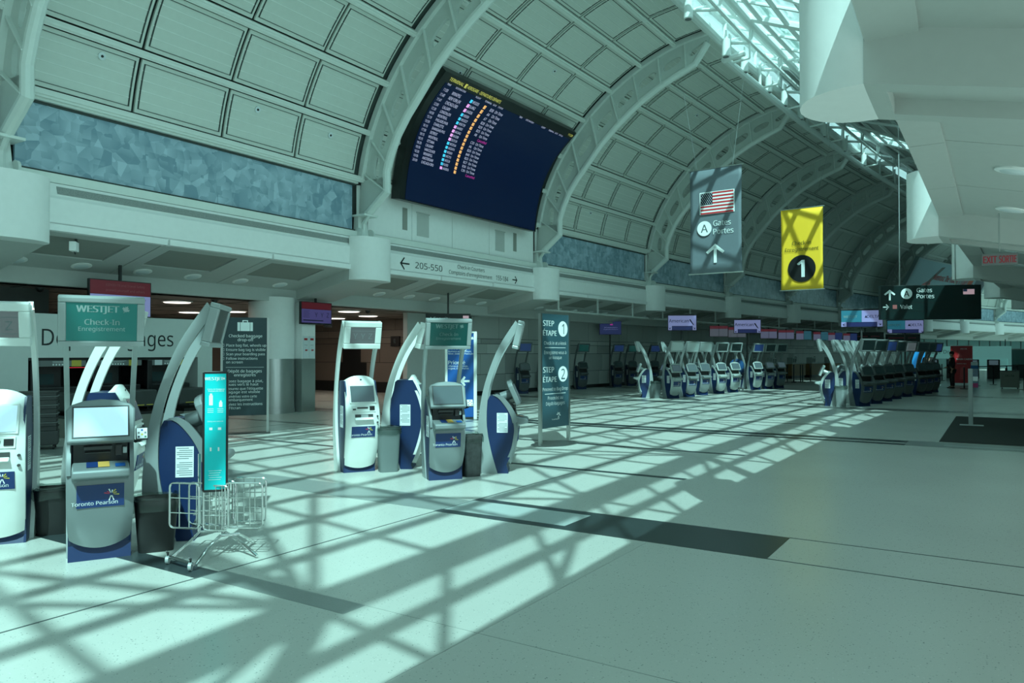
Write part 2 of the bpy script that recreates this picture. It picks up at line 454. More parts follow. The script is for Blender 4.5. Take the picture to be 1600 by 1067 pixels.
for (x0, x1, y0, y1) in ((-3.49, 30, 3.655, 3.660), (-2.60, -2.595, -20, 6.2)):
    m = M(); m.box(x0, x1, y0, y1, -0.002, 0.0016); trim(m, mat('hairline_joint', (0.33, 0.36, 0.34), 0.4))

# ------------------------------------------------------------------ left vault
OUT = [(-0.30, 5.0), (-0.16, 6.44), (0.18, 7.65), (0.85, 8.86), (1.83, 9.98), (2.90, 10.82), (4.06, 11.46), (5.29, 11.88), (6.5, 12.05)]
def catmull(P, per=6):
    out = []
    for i in range(len(P) - 1):
        p0 = P[max(i - 1, 0)]; p1 = P[i]; p2 = P[i + 1]; p3 = P[min(i + 2, len(P) - 1)]
        for k in range(per):
            t = k / per
            out.append(tuple(0.5 * ((2 * p1[c]) + (-p0[c] + p2[c]) * t + (2 * p0[c] - 5 * p1[c] + 4 * p2[c] - p3[c]) * t * t + (-p0[c] + 3 * p1[c] - 3 * p2[c] + p3[c]) * t ** 3) for c in (0, 1)))
    out.append(tuple(P[-1])); return out
OC = catmull(OUT, 6)
def nrm(k):   # unit tangent and inward normal of the profile at sample k
    a = OC[max(k - 1, 0)]; b = OC[min(k + 1, len(OC) - 1)]
    d = Vector((b[0] - a[0], b[1] - a[1])).normalized(); return d, Vector((d.y, -d.x))
def oc(kf, off):
    k = int(min(math.floor(kf), len(OC) - 2)); t = kf - k
    p = Vector(OC[k]) * (1 - t) + Vector(OC[k + 1]) * t
    d, nn = nrm(int(round(kf))); p = p + nn * off
    return p
def patch(m, s0, s1, k0, k1, off, th, ns=1, nk=4):
    vs = []
    for o in (off, off - th):
        for a in range(ns + 1):
            s = s0 + (s1 - s0) * a / ns
            for b in range(nk + 1):
                q = oc(k0 + (k1 - k0) * b / nk, o); vs.append(H(s, q.x, q.y))
    w = nk + 1; t = (ns + 1) * w; fs = []
    for a in range(ns):
        for b in range(nk):
            i = a * w + b; fs.append((i, i + 1, i + w + 1, i + w)); fs.append((t + i, t + i + w, t + i + w + 1, t + i + 1))
    for b in range(nk):
        fs.append((b, t + b, t + b + 1, b + 1)); i = ns * w + b; fs.append((i, i + 1, t + i + 1, t + i))
    for a in range(ns):
        i = a * w; fs.append((i, i + w, t + i + w, t + i)); i += nk; fs.append((i, t + i, t + i + w, i + w))
    m.raw(vs, fs)
for i in range(-1, 14):
    m = M()
    patch(m, i, i + 1, 6, 48, -0.10, 0.06, 1, 42)
    m.build('ceiling', gapm, kind='structure')
    m = M()
    for row in range(1, 8):
        for c in range(4):
            a = i + 0.035 + c * 0.2325; b = a + 0.225
            m.mat(0); patch(m, a, b, row * 6 + 0.46, row * 6 + 5.54, 0.0, 0.05, 1, 12)
            # raised border and the pale seams across each panel
            if i < 6:
                m.mat(1)
                for q in (1.6, 2.6, 3.6, 4.5):
                    patch(m, a + 0.004, b - 0.004, row * 6 + q, row * 6 + q + 0.08, 0.008, 0.014, 1, 1)
            m.mat(2)
            if i < 6:
                e = 0.003
                patch(m, a + 0.006, b - 0.006, row * 6 + 0.82, row * 6 + 0.87, 0.012, 0.02, 1, 1)
                patch(m, a + 0.006, b - 0.006, row * 6 + 5.13, row * 6 + 5.18, 0.012, 0.02, 1, 1)
                patch(m, a + 0.006, a + 0.006 + e, row * 6 + 0.82, row * 6 + 5.18, 0.012, 0.02, 1, 12)
                patch(m, b - 0.006 - e, b - 0.006, row * 6 + 0.82, row * 6 + 5.18, 0.012, 0.02, 1, 12)
    m.build('ceiling', [panelm, linem, gapm], kind='structure')
    m = M()
    for row in range(1, 9):
        k = row * 6
        m.mat(0); patch(m, i, i + 1, k - 0.36, min(k + 0.30, 48), 0.06, 0.12, 1, 1)
        patch(m, i, i + 1, k - 0.16, min(k + 0.08, 48), 0.09, 0.05, 1, 1)
    trim(m, [beamm])

# faceted frieze band and plain wall panels below the vault
for i in range(-1, 14):
    m = M()
    if i != 2:
        hbox(m, i + 0.03, i + 0.965, rect(-0.34, -0.28, 5.04, 6.25)); m.build('wall_left', facetm, kind='structure')
        m = M()
        hbox(m, i + 0.02, i + 0.975, rect(-0.34, -0.25, 4.99, 5.04)); hbox(m, i + 0.02, i + 0.975, rect(-0.34, -0.25, 6.25, 6.29))
        m.build('wall_left', gapm, kind='structure')
    else:
        for a, b in ((2.03, 2.23), (2.232, 2.44), (2.442, 2.66), (2.662, 2.965)):
            hbox(m, a, b, rect(-0.34, -0.26, 5.02, 6.35))
        m.build('wall_left', white, kind='structure')
        m = M()
        for s in (2.185, 2.82):
            hbox(m, s, s + 0.022, rect(-0.27, -0.245, 5.3, 5.95))
        trim(m, hatchm)
        m = M()
        for s in (2.255, 2.70):
            hbox(m, s, s + 0.06, rect(-0.27, -0.25, 5.2, 5.88)); hbox(m, s - 0.003, s + 0.063, rect(-0.27, -0.23, 5.88, 5.91))
        trim(m, soffit)
    m = M(); hbox(m, i + 0.02, i + 0.98, rect(-0.36, -0.18, 6.30, 6.50)); hbox(m, i + 0.02, i + 0.98, rect(-0.40, -0.16, 4.82, 4.99)); trim(m, beamm)
    # bulkhead fascia: sloping top with the air slot, face, groove and lip
    m = M()
    hbox(m, i, i + 1, [(-0.5, 4.80), (-0.5, 4.2), (-0.03, 4.2), (0.0, 4.05), (0.0, 4.5), (-0.05, 4.56), (-0.12, 4.80)])
    for a, b in ((0.075, 0.338), (0.344, 0.636), (0.642, 0.925)):
        hbox(m, i + a, i + b, rect(-0.22, 0.05, 3.90, 4.02))
    hbox(m, i + 0.02, i + 0.98, rect(-0.3, -0.02, 3.95, 4.06))
    m.build('wall_left', white, kind='structure')
    m = M(); hbox(m, i + 0.10, i + 0.93, [(-0.12, 4.74), (-0.085, 4.74), (-0.042, 4.60), (-0.08, 4.60)])
    trim(m, grille)
    # sloping soffit with three hatches
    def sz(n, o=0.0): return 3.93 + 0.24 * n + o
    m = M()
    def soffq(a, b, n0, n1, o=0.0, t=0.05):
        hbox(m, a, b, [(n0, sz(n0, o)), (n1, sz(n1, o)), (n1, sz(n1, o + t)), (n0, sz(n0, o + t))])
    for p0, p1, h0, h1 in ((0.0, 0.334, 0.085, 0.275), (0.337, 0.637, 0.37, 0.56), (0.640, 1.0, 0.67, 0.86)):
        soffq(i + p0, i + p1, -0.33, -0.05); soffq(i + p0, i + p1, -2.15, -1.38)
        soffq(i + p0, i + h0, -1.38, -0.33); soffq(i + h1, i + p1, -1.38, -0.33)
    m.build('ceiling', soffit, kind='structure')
    m = M()
    for h0, h1 in ((0.085, 0.275), (0.37, 0.56), (0.67, 0.86)):
        soffq(i + h0 + 0.004, i + h1 - 0.004, -1.345, -0.365, 0.015, 0.03)
    trim(m, hatchm)
    m = M(); soffq(i, i + 1, -2.15, -0.06, 0.055, 0.05)
    trim(m, darkgrey)
    m = M(); hbox(m, i, i + 1, rect(-2.75, -2.12, 3.08, 3.62)); m.build('wall_left', soffit, kind='structure')

for i in range(3, 9):
    m = M(); htube(m, i + 0.03, i + 0.97, -0.12, 3.28, 0.045, 6)
    for q in (0.13, 0.46, 0.80): m.tube([H(i + q, -0.12, 3.28), H(i + q, -0.12, 3.92)], 0.045, 6)
    trim(m, soffit)
m = M(); hbox(m, -1, 15, rect(-0.62, -0.45, 3.96, 7.2)); m.build('wall_left', gapm, kind='structure')
m = M(); hbox(m, 1.9, 15, rect(17.4, 17.6, 0, 4.8)); m.build('wall_right', wallgrey3, kind='structure')  # unseen wall added to cut side daylight and darken the far hall
m = M(); m.box(-34, 30, -16, -15.8, 0, 13); m.build('wall_back', wallgrey, kind='structure')  # unseen wall, added to block daylight from behind the camera
# piers and cross beams, left and right
def pier(side, i):
    f = (lambda n: n) if side == 'left' else (lambda n: 13.72 - n)
    m = M(); prof = []; HWP = 0.075 if side == 'left' else 0.058
    K = 14
    for k in range(K + 1):
        t = PI * k / K; prof.append((i - HWP * math.cos(t), 0.52 * math.sin(t) ** 0.8))
    prof = [(i - HWP, -0.03)] + prof + [(i + HWP, -0.03)]
    n = len(prof); vs = [H(s, f(d), z) for z in (3.62, 4.78) for s, d in prof]
    fs = [tuple(range(n)), tuple(range(n, 2 * n))[::-1]] + [(k, (k + 1) % n, n + (k + 1) % n, n + k) for k in range(n)]
    m.raw(vs, fs)
    m.build('wall_' + side, white, kind='structure', smooth=True)
    if side == 'right': return
    m = M()
    w = 0.075
    for (a, b, za, zb) in ((-0.05, -2.6, 3.62, 3.06),):
        vs = [H(i + s, f(d), z) for z0, z1 in ((0, 0),) for s, d, z in (
            (-w, a, za), (w, a, za), (w, b, zb), (-w, b, zb), (-w, a, 4.1), (w, a, 4.1), (w, b, 3.6), (-w, b, 3.6))]
        m.hexa(vs)
    trim(m, soffit)
for i in range(0, 15): pier('left', i)
for i in range(0, 15): pier('right', i)

# ribs
INN = [(0.0, 5.47), (0.72, 6.02), (0.70, 6.55), (0.86, 7.0), (1.10, 7.48), (1.45, 7.95), (1.88, 8.42), (2.45, 9.06), (3.05, 9.58), (3.60, 10.0), (4.12, 10.34), (4.70, 10.64), (5.28, 10.88), (5.95, 11.12), (6.38, 11.72)]
INC = INN
def rib(i):
    c = H(i, 0, 0); T = Vector((math.sin(heading(i) - ST / 2), math.cos(heading(i) - ST / 2), 0)); Nn = NV(i)
    def P(n, z, t=0): return Vector((c.x + Nn.x * n, c.y + Nn.y * n, z)) + T * t
    m = M()
    m.mat(0)
    m.tube([P(a, b) for a, b in INC], 0.115, 10)
    # outer flange following the vault
    for k in range(6, 48):
        q0 = oc(k, 0.10); q1 = oc(k + 1, 0.10); r0 = oc(k, -0.06); r1 = oc(k + 1, -0.06)
        m.hexa([P(r0.x, r0.y, -.17), P(r0.x, r0.y, .17), P(q0.x, q0.y, .17), P(q0.x, q0.y, -.17), P(r1.x, r1.y, -.17), P(r1.x, r1.y, .17), P(q1.x, q1.y, .17), P(q1.x, q1.y, -.17)])
    # web cells with stadium openings
    cells = 9
    def inner(t):
        L = INC[1:]; x = t * (len(L) - 1); k = min(int(x), len(L) - 2); f = x - k
        return Vector(L[k]) * (1 - f) + Vector(L[k + 1]) * f
    def outer(t): return oc(6.6 + t * 41.4, 0.08)
    for cI in range(cells):
        ta, tb = cI / cells, (cI + 1) / cells
        def UV(u, v):
            a = inner(ta + (tb - ta) * u); b = outer(ta + (tb - ta) * u)
            return a * (1 - v) + b * v
        Nn_ = 20; bd = []; hl = []
        for k in range(Nn_):
            an = 2 * PI * (k + 0.5) / Nn_
            x, y = math.cos(an), math.sin(an); mm = max(abs(x), abs(y)); bd.append(UV(0.5 + 0.5 * x / mm, 0.5 + 0.5 * y / mm))
            ex = 0.36 * math.copysign(abs(x) ** 0.6, x); ey = 0.14 * math.copysign(abs(y) ** 0.9, y)
            hl.append(UV(0.5 + ex, 0.5 + ey))
        for t in (-0.045, 0.045):
            vs = [P(q.x, q.y, t) for q in bd] + [P(q.x, q.y, t) for q in hl]
            m.mat(1)
            m.raw(vs, [(k, (k + 1) % Nn_, Nn_ + (k + 1) % Nn_, Nn_ + k) for k in range(Nn_)])
        vs = [P(q.x, q.y, -0.045) for q in hl] + [P(q.x, q.y, 0.045) for q in hl]
        m.raw(vs, [(k, (k + 1) % Nn_, Nn_ + (k + 1) % Nn_, Nn_ + k) for k in range(Nn_)])
        # stiffener between cells
        m.mat(0)
        a0 = UV(0, 0.0); b0 = UV(0, 1.0); a1 = UV(0.035, 0.0); b1 = UV(0.035, 1.0)
        m.hexa([P(a0.x, a0.y, -.13), P(a0.x, a0.y, .13), P(a1.x, a1.y, .13), P(a1.x, a1.y, -.13), P(b0.x, b0.y, -.13), P(b0.x, b0.y, .13), P(b1.x, b1.y, .13), P(b1.x, b1.y, -.13)])
    # haunch plate, foot plate, post and pin
    m.mat(1)
    hp = [(0.72, 6.02), (0.0, 5.46), (-0.28, 5.46), (-0.2, 6.4), (0.66, 6.4)]
    for t in (-0.045, 0.045):
        vs = [P(a, b, t) for a, b in hp]; m.raw(vs, [tuple(range(5))])
    m.mat(0)
    m.hexa([P(-.34, 5.40, -.26), P(-.34, 5.40, .26), P(.14, 5.40, .26), P(.14, 5.40, -.26), P(-.34, 5.45, -.26), P(-.34, 5.45, .26), P(.14, 5.45, .26), P(.14, 5.45, -.26)])
    m.tube([P(0.02, 5.42, 0), P(-0.14, 5.22, 0), P(-0.14, 4.8, 0)], 0.06, 6)
    m.hexa([P(-.36, 4.78, -.2), P(-.36, 4.78, .2), P(-.14, 4.78, .2), P(-.14, 4.78, -.2), P(-.36, 5.42, -.16), P(-.36, 5.42, .16), P(-.2, 5.42, .16), P(-.2, 5.42, -.16)])
    for t0 in (-.24, .19):
        m.tube([P(-0.1, 4.93, t0), P(-0.1, 4.93, t0 + .05)], 0.15, 16)
    m.tube([P(-.35, 6.3, 0), P(-.35, 4.9, 0)], 0.08, 4)
    trim(m, [ribm, ribdark])
for i in range(-1, 14): rib(i)

# ------------------------------------------------------------------ glazed roof, trusses
SE = 3.6    # the glazing of the near bays ends here, solid roof beyond
def rz(n): return 12.75 - (n - 6.5) * (12.75 - 9.1) / (14.6 - 6.5)
m = M()
for k in range(11):
    n = 6.5 + k * 0.81
    htube(m, -1, 15, n, rz(n), 0.09 if k < 10 else 0.24, 6)
htube(m, -1, 15, 14.6, 7.6, 0.09, 6); htube(m, -1, 15, 14.6, 6.2, 0.06, 6); htube(m, -1, 15, 14.6, 5.0, 0.08, 6)
trim(m, trussm)
m = M()
for q in range(-6, 15 * 6):
    s = q / 6
    r = 0.13 if q % 6 == 0 else (0.05 if s < 9 else 0.0)
    if not r: continue
    if s > SE + 0.2 and q % 6 and not (4.7 < s < 5.1): continue
    m.tube([H(s, 6.5, rz(6.5)), H(s, 14.6, rz(14.6)), H(s, 14.6, 4.8)], r, 6)
trim(m, trussm)
m = M()
for q in range(-2, 30):   # star braces at every half bay of the eave
    s = q / 2
    for d in (-1, 1):
        m.tube([H(s, 14.55, rz(14.6) - 0.1), H(s + d * 0.25, 12.2, rz(12.2) - 0.1)], 0.05, 6)
        m.tube([H(s, 14.55, rz(14.6) - 0.1), H(s + d * 0.17, 14.55, 6.2)], 0.045, 6)
        if q % 2 == 0:
            m.tube([H(s, 14.5, rz(14.6) - 0.1), H(s + d * 0.5, 6.6, rz(6.6) - 0.15)], 0.06, 6)
trim(m, trussm)
m = M()
hbox(m, -1, SE, [(6.5, rz(6.5) + .03), (14.6, rz(14.6) + .03), (14.6, rz(14.6) + .045), (6.5, rz(6.5) + .045)])
hbox(m, -1, 15, rect(14.62, 14.635, 4.8, 9.1))
m.build('window_1', glassm, kind='structure')
m = M()
hbox(m, 4.8, 5.05, [(6.5, rz(6.5) + .03), (14.6, rz(14.6) + .03), (14.6, rz(14.6) + .045), (6.5, rz(6.5) + .045)])
m.build('window_2', glassm, kind='structure')
m = M()
hbox(m, 9.5, 13.5, [(6.5, rz(6.5) + .03), (14.6, rz(14.6) + .03), (14.6, rz(14.6) + .045), (6.5, rz(6.5) + .045)])
m.build('added_far_glazing', glassm, kind='structure')  # roof glazing added to bring daylight onto the far vault
m = M()
for a, b in ((SE, 4.8), (5.05, 9.5), (13.5, 15)):
    hbox(m, a, b, [(6.3, rz(6.3) + .03), (14.8, rz(14.8) + .03), (14.8, rz(14.8) + .15), (6.3, rz(6.3) + .15)])
m.build('ceiling', soffit, kind='structure')
m = M(); hbox(m, 2.6, 7.8, rect(14.7, 14.75, 4.8, 9.3)); m.build('wall_right', soffit, kind='structure')  # unseen slab outside the glass, sized to hold the far bays dark
m = M(); hbox(m, -1, 15, rect(6.35, 6.5, 11.98, 12.16)); trim(m, trussm)
m = M(); hbox(m, -1, 15, rect(6.42, 6.44, 12.16, 12.78)); m.build('window_4', glassm, kind='structure')

def truss(s0, s1, low=True):
    m = M(); P_ = (6.72, 11.8); Q_ = (7.7, 12.1); R_ = (7.6, 11.6)
    htube(m, s0, s1, *P_, 0.15, 10); htube(m, s0, s1, *Q_, 0.14, 10); htube(m, s0, s1, *R_, 0.06, 6)
    htube(m, s0, s1, 6.75, 12.5, 0.09, 8); htube(m, s0, s1, 8.4, 12.1, 0.08, 8)
    k = 0; s = s0
    while s < s1 + 0.01:
        m.tube([H(s, *P_), H(s, 6.75, 12.5)], 0.07, 8)
        m.tube([H(s, *P_), H(s, *R_)], 0.055, 8)
        m.tube([H(s, *R_), H(s, *Q_)], 0.05, 8)
        m.tube([H(s, *P_), H(s + 0.165, 6.75, 12.5)], 0.035, 6)
        s += 0.33; k += 1
    trim(m, trussm)
truss(-0.9, 5.4); 
m = M()
htube(m, 3.0, 9, 6.95, 11.05, 0.12, 10)
s = 3.05
while s < 9:
    m.tube([H(s, 6.95, 11.05), H(s, 6.95, 12.0)], 0.05, 8)
    m.tube([H(s, 6.95, 11.05), H(s, 7.6, 11.08)], 0.04, 8); m.tube([H(s, 7.6, 11.08), H(s, 7.6, 12.0)], 0.03, 6)
    s += 0.33
m.tube([H(5.4, 6.72, 11.8), H(5.4, 8.6, 11.9)], 0.14, 10); m.tube([H(5.4, 8.6, 11.9), H(4.6, 8.9, 12.0)], 0.06, 8)
m.tube([H(3.0, 6.95, 11.05), H(3.0, 7.6, 11.1)], 0.10, 8)
trim(m, trussm)

def canlight(s, n, z, L=0.55, lab='', g='white can lights under the roof truss'):
    t = thing('can_light', lab, 'ceiling light', tuple(H(s, n, z)), 0, g)
    m = M(); m.lathe([(0.10, 0), (0.13, 0.02), (0.13, L), (0.05, L + 0.03), (0.03, L + 0.25), (0.03, L + 0.3)], 16); m.build('housing', trussm, t, smooth=True)
    m = M(); m.lathe([(0.095, -0.01), (0.095, 0.012)], 16); m.build('lamp_lens', midgrey, t)
    return t
for k, s in enumerate((2.62, 2.98, 3.17, 3.45, 3.66, 3.9, 4.25, 4.6, 5.0)):
    canlight(s, 7.05, 11.05 if k > 0 else 11.1, lab='white cylindrical can light hanging under the pale tubular roof truss')

# ------------------------------------------------------------------ right bulkhead
RN = lambda d: 13.72 - d
for i in range(-1, 15):
    m = M()
    hbox(m, i, i + 1, [(13.72, 3.95), (14.08, 3.95), (14.08, 4.55), (13.8, 4.55), (13.72, 4.45)])
    m.build('wall_right', white, kind='structure')
    m = M()
    def rsz(n): return 3.95 - 0.24 * (n - 14.08)
    for a, b in ((0.0, 0.334), (0.337, 0.637), (0.640, 1.0)):
        hbox(m, i + a, i + b, [(14.08, 3.951), (17.5, rsz(17.5)), (17.5, rsz(17.5) + .05), (14.08, 4.0)])
        hbox(m, i + a, i + b, rect(13.73, 14.08, 3.925, 3.951))
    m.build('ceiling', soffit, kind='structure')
    m = M(); hbox(m, i, i + 1, [(14.0, 4.0), (17.6, 3.2), (17.6, 4.8), (14.0, 4.8)]); m.build('ceiling', darkgrey, kind='structure')
def rbeam(i):
    m = M(); w = 0.0585
    def Q(s, n, z): return H(i + s, n, z)
    n0, n1 = 13.72, 17.5
    zb = lambda n: 3.62 - 0.215 * (n - 13.72)
    # underside with a long recessed tray
    tr0, tr1, ts = 13.86, 17.2, 0.036
    def slab(sa, sb, na, nb, lift=0.0):
        m.hexa([Q(sa, na, zb(na) + lift), Q(sb, na, zb(na) + lift), Q(sb, nb, zb(nb) + lift), Q(sa, nb, zb(nb) + lift), Q(sa, na, 4.1), Q(sb, na, 4.1), Q(sb, nb, 4.1), Q(sa, nb, 4.1)])
    slab(-w, -ts, n0, n1); slab(ts, w, n0, n1); slab(-ts, ts, n0, tr0); slab(-ts, ts, tr1, n1); slab(-ts, ts, tr0, tr1, 0.13)
    m.build('ceiling', soffit, kind='structure')
for i in range(0, 15): rbeam(i)
_dl = 0
def downlight(p, tilt, lab, g):
    t = thing('downlight', lab, 'ceiling light', tuple(p), 0, g)
    m = M(); m.x = Matrix.Rotation(tilt[0], 4, Vector((tilt[1], tilt[2], 0)))
    m.lathe([(0.17, -0.022), (0.2, -0.012), (0.2, 0.01), (0.1, 0.01)], 24); m.build('trim_ring', white, t, smooth=True)
    m = M(); m.x = Matrix.Rotation(tilt[0], 4, Vector((tilt[1], tilt[2], 0)))
    m.lathe([(0.0, -0.030), (0.14, -0.026), (0.15, -0.018)], 24); m.build('lamp_lens', paper, t, smooth=True)
sl = math.atan(0.24); DLL = []
for i in range(1, 4):
    for s in (0.17, 0.48, 0.82):
        n = 14.72; T = (math.sin(heading(i + s)), math.cos(heading(i + s)))
        downlight(H(i + s, n, 3.95 - 0.24 * (n - 14.08) - 0.004), (sl, T[0], T[1]), 'round white downlight in the pale sloping soffit at the right', 'downlights in the right hand soffit')
for i in range(0, 6):
    for s in (0.11, 0.25, 0.40, 0.54, 0.69, 0.83):
        n = -1.77; T = (math.sin(heading(i + s)), math.cos(heading(i + s)))
        if 1 <= i <= 5:
            la = bpy.data.objects.new('downlight_lamp', bpy.data.lights.new('downlight_lamp', 'AREA')); COL.objects.link(la); la.location = H(i + s, n, 3.93 + 0.24 * n - 0.06)
            la.data.shape = 'DISK'; la.data.size = 0.26; la.data.energy = 9; la.data.color = (.9, 1, .97); DLL.append(la)
        DLT = downlight(H(i + s, n, 3.93 + 0.24 * n - 0.004), (-sl, T[0], T[1]), 'round white downlight behind a mesh hatch in the left soffit', 'downlights in the left hand soffit')
        if 1 <= i <= 5: DLL[-1].parent = DLT; DLL[-1].location = (0, 0, -0.056)

# ------------------------------------------------------------------ left side rooms: deep recess, pillar, panelled wall
def panelwall(name, s0, s1, n, z1=3.1, seed=1):
    R_ = random.Random(seed)
    m = M(); hbox(m, s0, s1, rect(n - 0.25, n - 0.03, 0, z1 + .1)); m.build(name, gapm, kind='structure')
    m = M(); rows = [(0.16, 0.80), (0.82, 1.62), (1.64, 2.02), (2.04, 2.22), (2.24, z1 + .1)]
    for (a, b) in rows:
        s = s0 + R_.random() * 0.08
        pts = [s0]
        while s < s1 - 0.05: pts.append(s); s += R_.choice((0.09, 0.14, 0.18))
        pts.append(s1)
        for p, q in zip(pts[:-1], pts[1:]):
            if q - p < 0.01: continue
            m.mat(R_.choice((0, 0, 0, 1, 2))); hbox(m, p + 0.0012, q - 0.0012, rect(n - 0.03, n, a, b))
    m.build(name, [wallgrey, wallgrey2, wallgrey3], kind='structure')
    m = M(); hbox(m, s0, s1, rect(n - 0.03, n + 0.015, 0, 0.15)); m.build('baseboard_left', blackish, kind='structure')
panelwall('wall_left', 2.94, 6.2, -3.0)
panelwall('wall_left', 6.2, 9.4, -4.0, seed=4)
# end wall of the recess, facing the camera side
m = M(); m.box(-34, -17.4, 23.75, 23.95, 0, 3.2); m.build('wall_back', blackish, kind='structure')
m = M(); R_ = random.Random(3)
for a, b in ((0.45, 1.25), (1.27, 2.05), (2.07, 2.3), (2.32, 2.62), (2.64, 3.1)):
    x = -34 + R_.random()
    while x < -17.5:
        w = R_.choice((1.1, 1.6, 2.1)); m.mat(R_.choice((0, 0, 1)))
        if not (-24.8 < x + w / 2 < -22.6 and b < 2.1): m.box(x + .01, min(x + w - .01, -17.42), 23.71, 23.75, a, b)
        x += w
m.build('wall_back', [wallbrown, wallbrown2], kind='structure')
m = M(); m.box(-34, -28.2, -12, 24, 0, 3.2); m.build('wall_far', wallbrown, kind='structure')
m = M(); m.box(-34, -16.9, -14, 24, 3.08, 3.25); m.build('ceiling', mat('recess_ceiling', (0.24, 0.21, 0.185), 0.6), kind='structure')
m = M()
for k in range(8): m.box(-30, -17.2, 2.0 + 2.9 * k, 2.03 + 2.9 * k, 3.07, 3.08)
for k in range(6): m.box(-18.5 - 2.4 * k, -18.47 - 2.4 * k, -5, 23.7, 3.07, 3.08)
trim(m, gapm)
m = M(); m.box(-18.0, -17.9, -8, 8.6, 2.2, 3.1); m.box(-17.9, -17.88, -8, 5.0, 2.5, 3.1); m.build('wall_left', mat('dark_upstand', (0.10, 0.11, 0.105), 0.6), kind='structure')
m = M(); hbox(m, 2.55, 2.98, rect(-3.3, -3.1, 0, 3.2)); m.build('wall_left', wallgrey2, kind='structure')
# ceiling behind the panelled part and far end of the hall
m = M(); hbox(m, 2.6, 15, rect(-8.0, -2.6, 3.1, 3.3)); m.build('ceiling', soffit, kind='structure')
for j, (x, y) in enumerate([(-18.9, 12.4), (-21.6, 16.3), (-23.7, 19.2), (-18.3, 18.3), (-19.9, 20.9), (-22.3, 21.6), (-23.2, 15.7)]):
    t = thing('ceiling_lamp', 'round glowing flush lamp in the brown recess ceiling', 'ceiling light', (x, y, 3.075), 0, 'round lamps in the recess ceiling')
    m = M(); m.lathe([(0.36, -0.03), (0.40, -0.02), (0.40, 0.0)], 28); m.build('trim_ring', white, t)
    m = M(); m.lathe([(0.0, -0.05), (0.33, -0.045), (0.35, -0.03)], 28); m.build('diffuser', lampm, t, smooth=True)
    la = bpy.data.objects.new('recess_light', bpy.data.lights.new('recess_light', 'AREA')); COL.objects.link(la); la.parent = t; la.location = (0, 0, -0.07); la.data.shape = 'DISK'; la.data.size = 0.6; la.data.energy = 14; la.data.color = (1, .86, .72)
def pillar(s, n, r=0.66):
    p = H(s, n, 0)
    m = M(); m.lathe([(r, 1.5), (r, 3.2)], 40, p.x, p.y); o = m.build('wall_left', white, kind='structure', smooth=True)
    m = M(); m.lathe([(r + .01, 0.12), (r + .01, 1.5)], 40, p.x, p.y); m.build('wall_left', steel, kind='structure', smooth=True)
    m = M(); m.lathe([(r + .03, 0.0), (r + .03, 0.12)], 40, p.x, p.y); m.build('baseboard_left', steel, kind='structure', smooth=True)
pillar(1.87, -2.55, 0.62); pillar(0.97, -2.6, 0.62)
# white boxing on the pillar with two notices
px0 = H(1.97, -1.98, 0)
m = M(); hbox(m, 1.93, 1.985, rect(-2.5, -1.93, 1.5, 3.1)); m.build('wall_left', white, kind='structure')
m = M(); hbox(m, 1.93, 1.985, rect(-2.5, -1.92, 0, 1.5)); m.build('wall_left', steel, kind='structure')
# beyond: far wall closing the hall
m = M(); a = H(14.5, -6, 0); b = H(14.5, 24, 0)
m.hexa([a, b, b + Vector((0.2, 0.3, 0)), a + Vector((.2, .3, 0))] + [p + Vector((0, 0, 13)) for p in (a, b, b + Vector((0.2, 0.3, 0)), a + Vector((.2, .3, 0)))]); m.build('wall_far', wallgrey3, kind='structure')
m = M(); hbox(m, 9.4, 14.5, rect(-4.2, -4.0, 0, 3.2)); m.build('wall_left', mat('far_glass_wall', (0.13, 0.27, 0.27), 0.2), kind='structure')
m = M()
for k in range(16): hbox(m, 9.5 + k * 0.3, 9.52 + k * 0.3, rect(-4.0, -3.96, 0, 3.1))
hbox(m, 9.4, 14.5, rect(-4.0, -3.95, 2.1, 2.2)); trim(m, darkgrey)

# EXEC_OBJECTS
# ------------------------------------------------------------------ departures board
BP = catmull([(0.20, 6.05), (0.33, 6.92), (0.62, 7.80), (1.15, 8.62), (1.92, 9.34)], 8)
BW = 7.14
def bpt(u, v, off=0.0):   # u 0..1 across, v 0..1 up
    k = min(int(v * (len(BP) - 1)), len(BP) - 2); t = v * (len(BP) - 1) - k
    a = Vector(BP[k]); b = Vector(BP[k + 1]); p = a * (1 - t) + b * t; d = (b - a).normalized(); nn = Vector((d.y, -d.x))
    p = p + nn * off
    return H(2.113 + u * 0.793, p.x, p.y)
BC = H(2.5, 0.0, 6.05)
def bl(m_):
    m_.v = [p - BC for p in m_.v]; return m_
board = thing('departures_board', 'large curved dark blue departures board on the ribbed vault', 'information display', tuple(BC))
def bslab(m, u0, u1, v0, v1, off, th):
    n = 32; vs = []
    for o in (off, off - th):
        for u in (u0, u1):
            for k in range(n + 1): vs.append(bpt(u, v0 + (v1 - v0) * k / n, o))
    w = n + 1; fs = []
    for k in range(n):
        fs += [(k, k + 1, w + k + 1, w + k), (2 * w + k, 3 * w + k, 3 * w + k + 1, 2 * w + k + 1), (k, 2 * w + k, 2 * w + k + 1, k + 1), (w + k, w + k + 1, 3 * w + k + 1, 3 * w + k)]
    fs += [(0, w, 3 * w, 2 * w), (n, 2 * w + n, 3 * w + n, w + n)]
    m.raw(vs, fs)
m = M(); bslab(m, 0, 1, 0, 1, 0.0, 0.30); bl(m).build('cabinet', boardblack, board)
m = M(); bslab(m, 0.035, 0.985, 0.015, 0.915, 0.012, 0.01); bl(m).build('screen', boardblue, board)
BH = 3.75
def btext(m, body, u, vtop, size, bold=0.0, wx=1.0):
    m.text(body, size, 0, 0, 0, bold, 'l', wx, f=lambda x, z: bpt(u + x / BW, vtop + z / BH, 0.022))
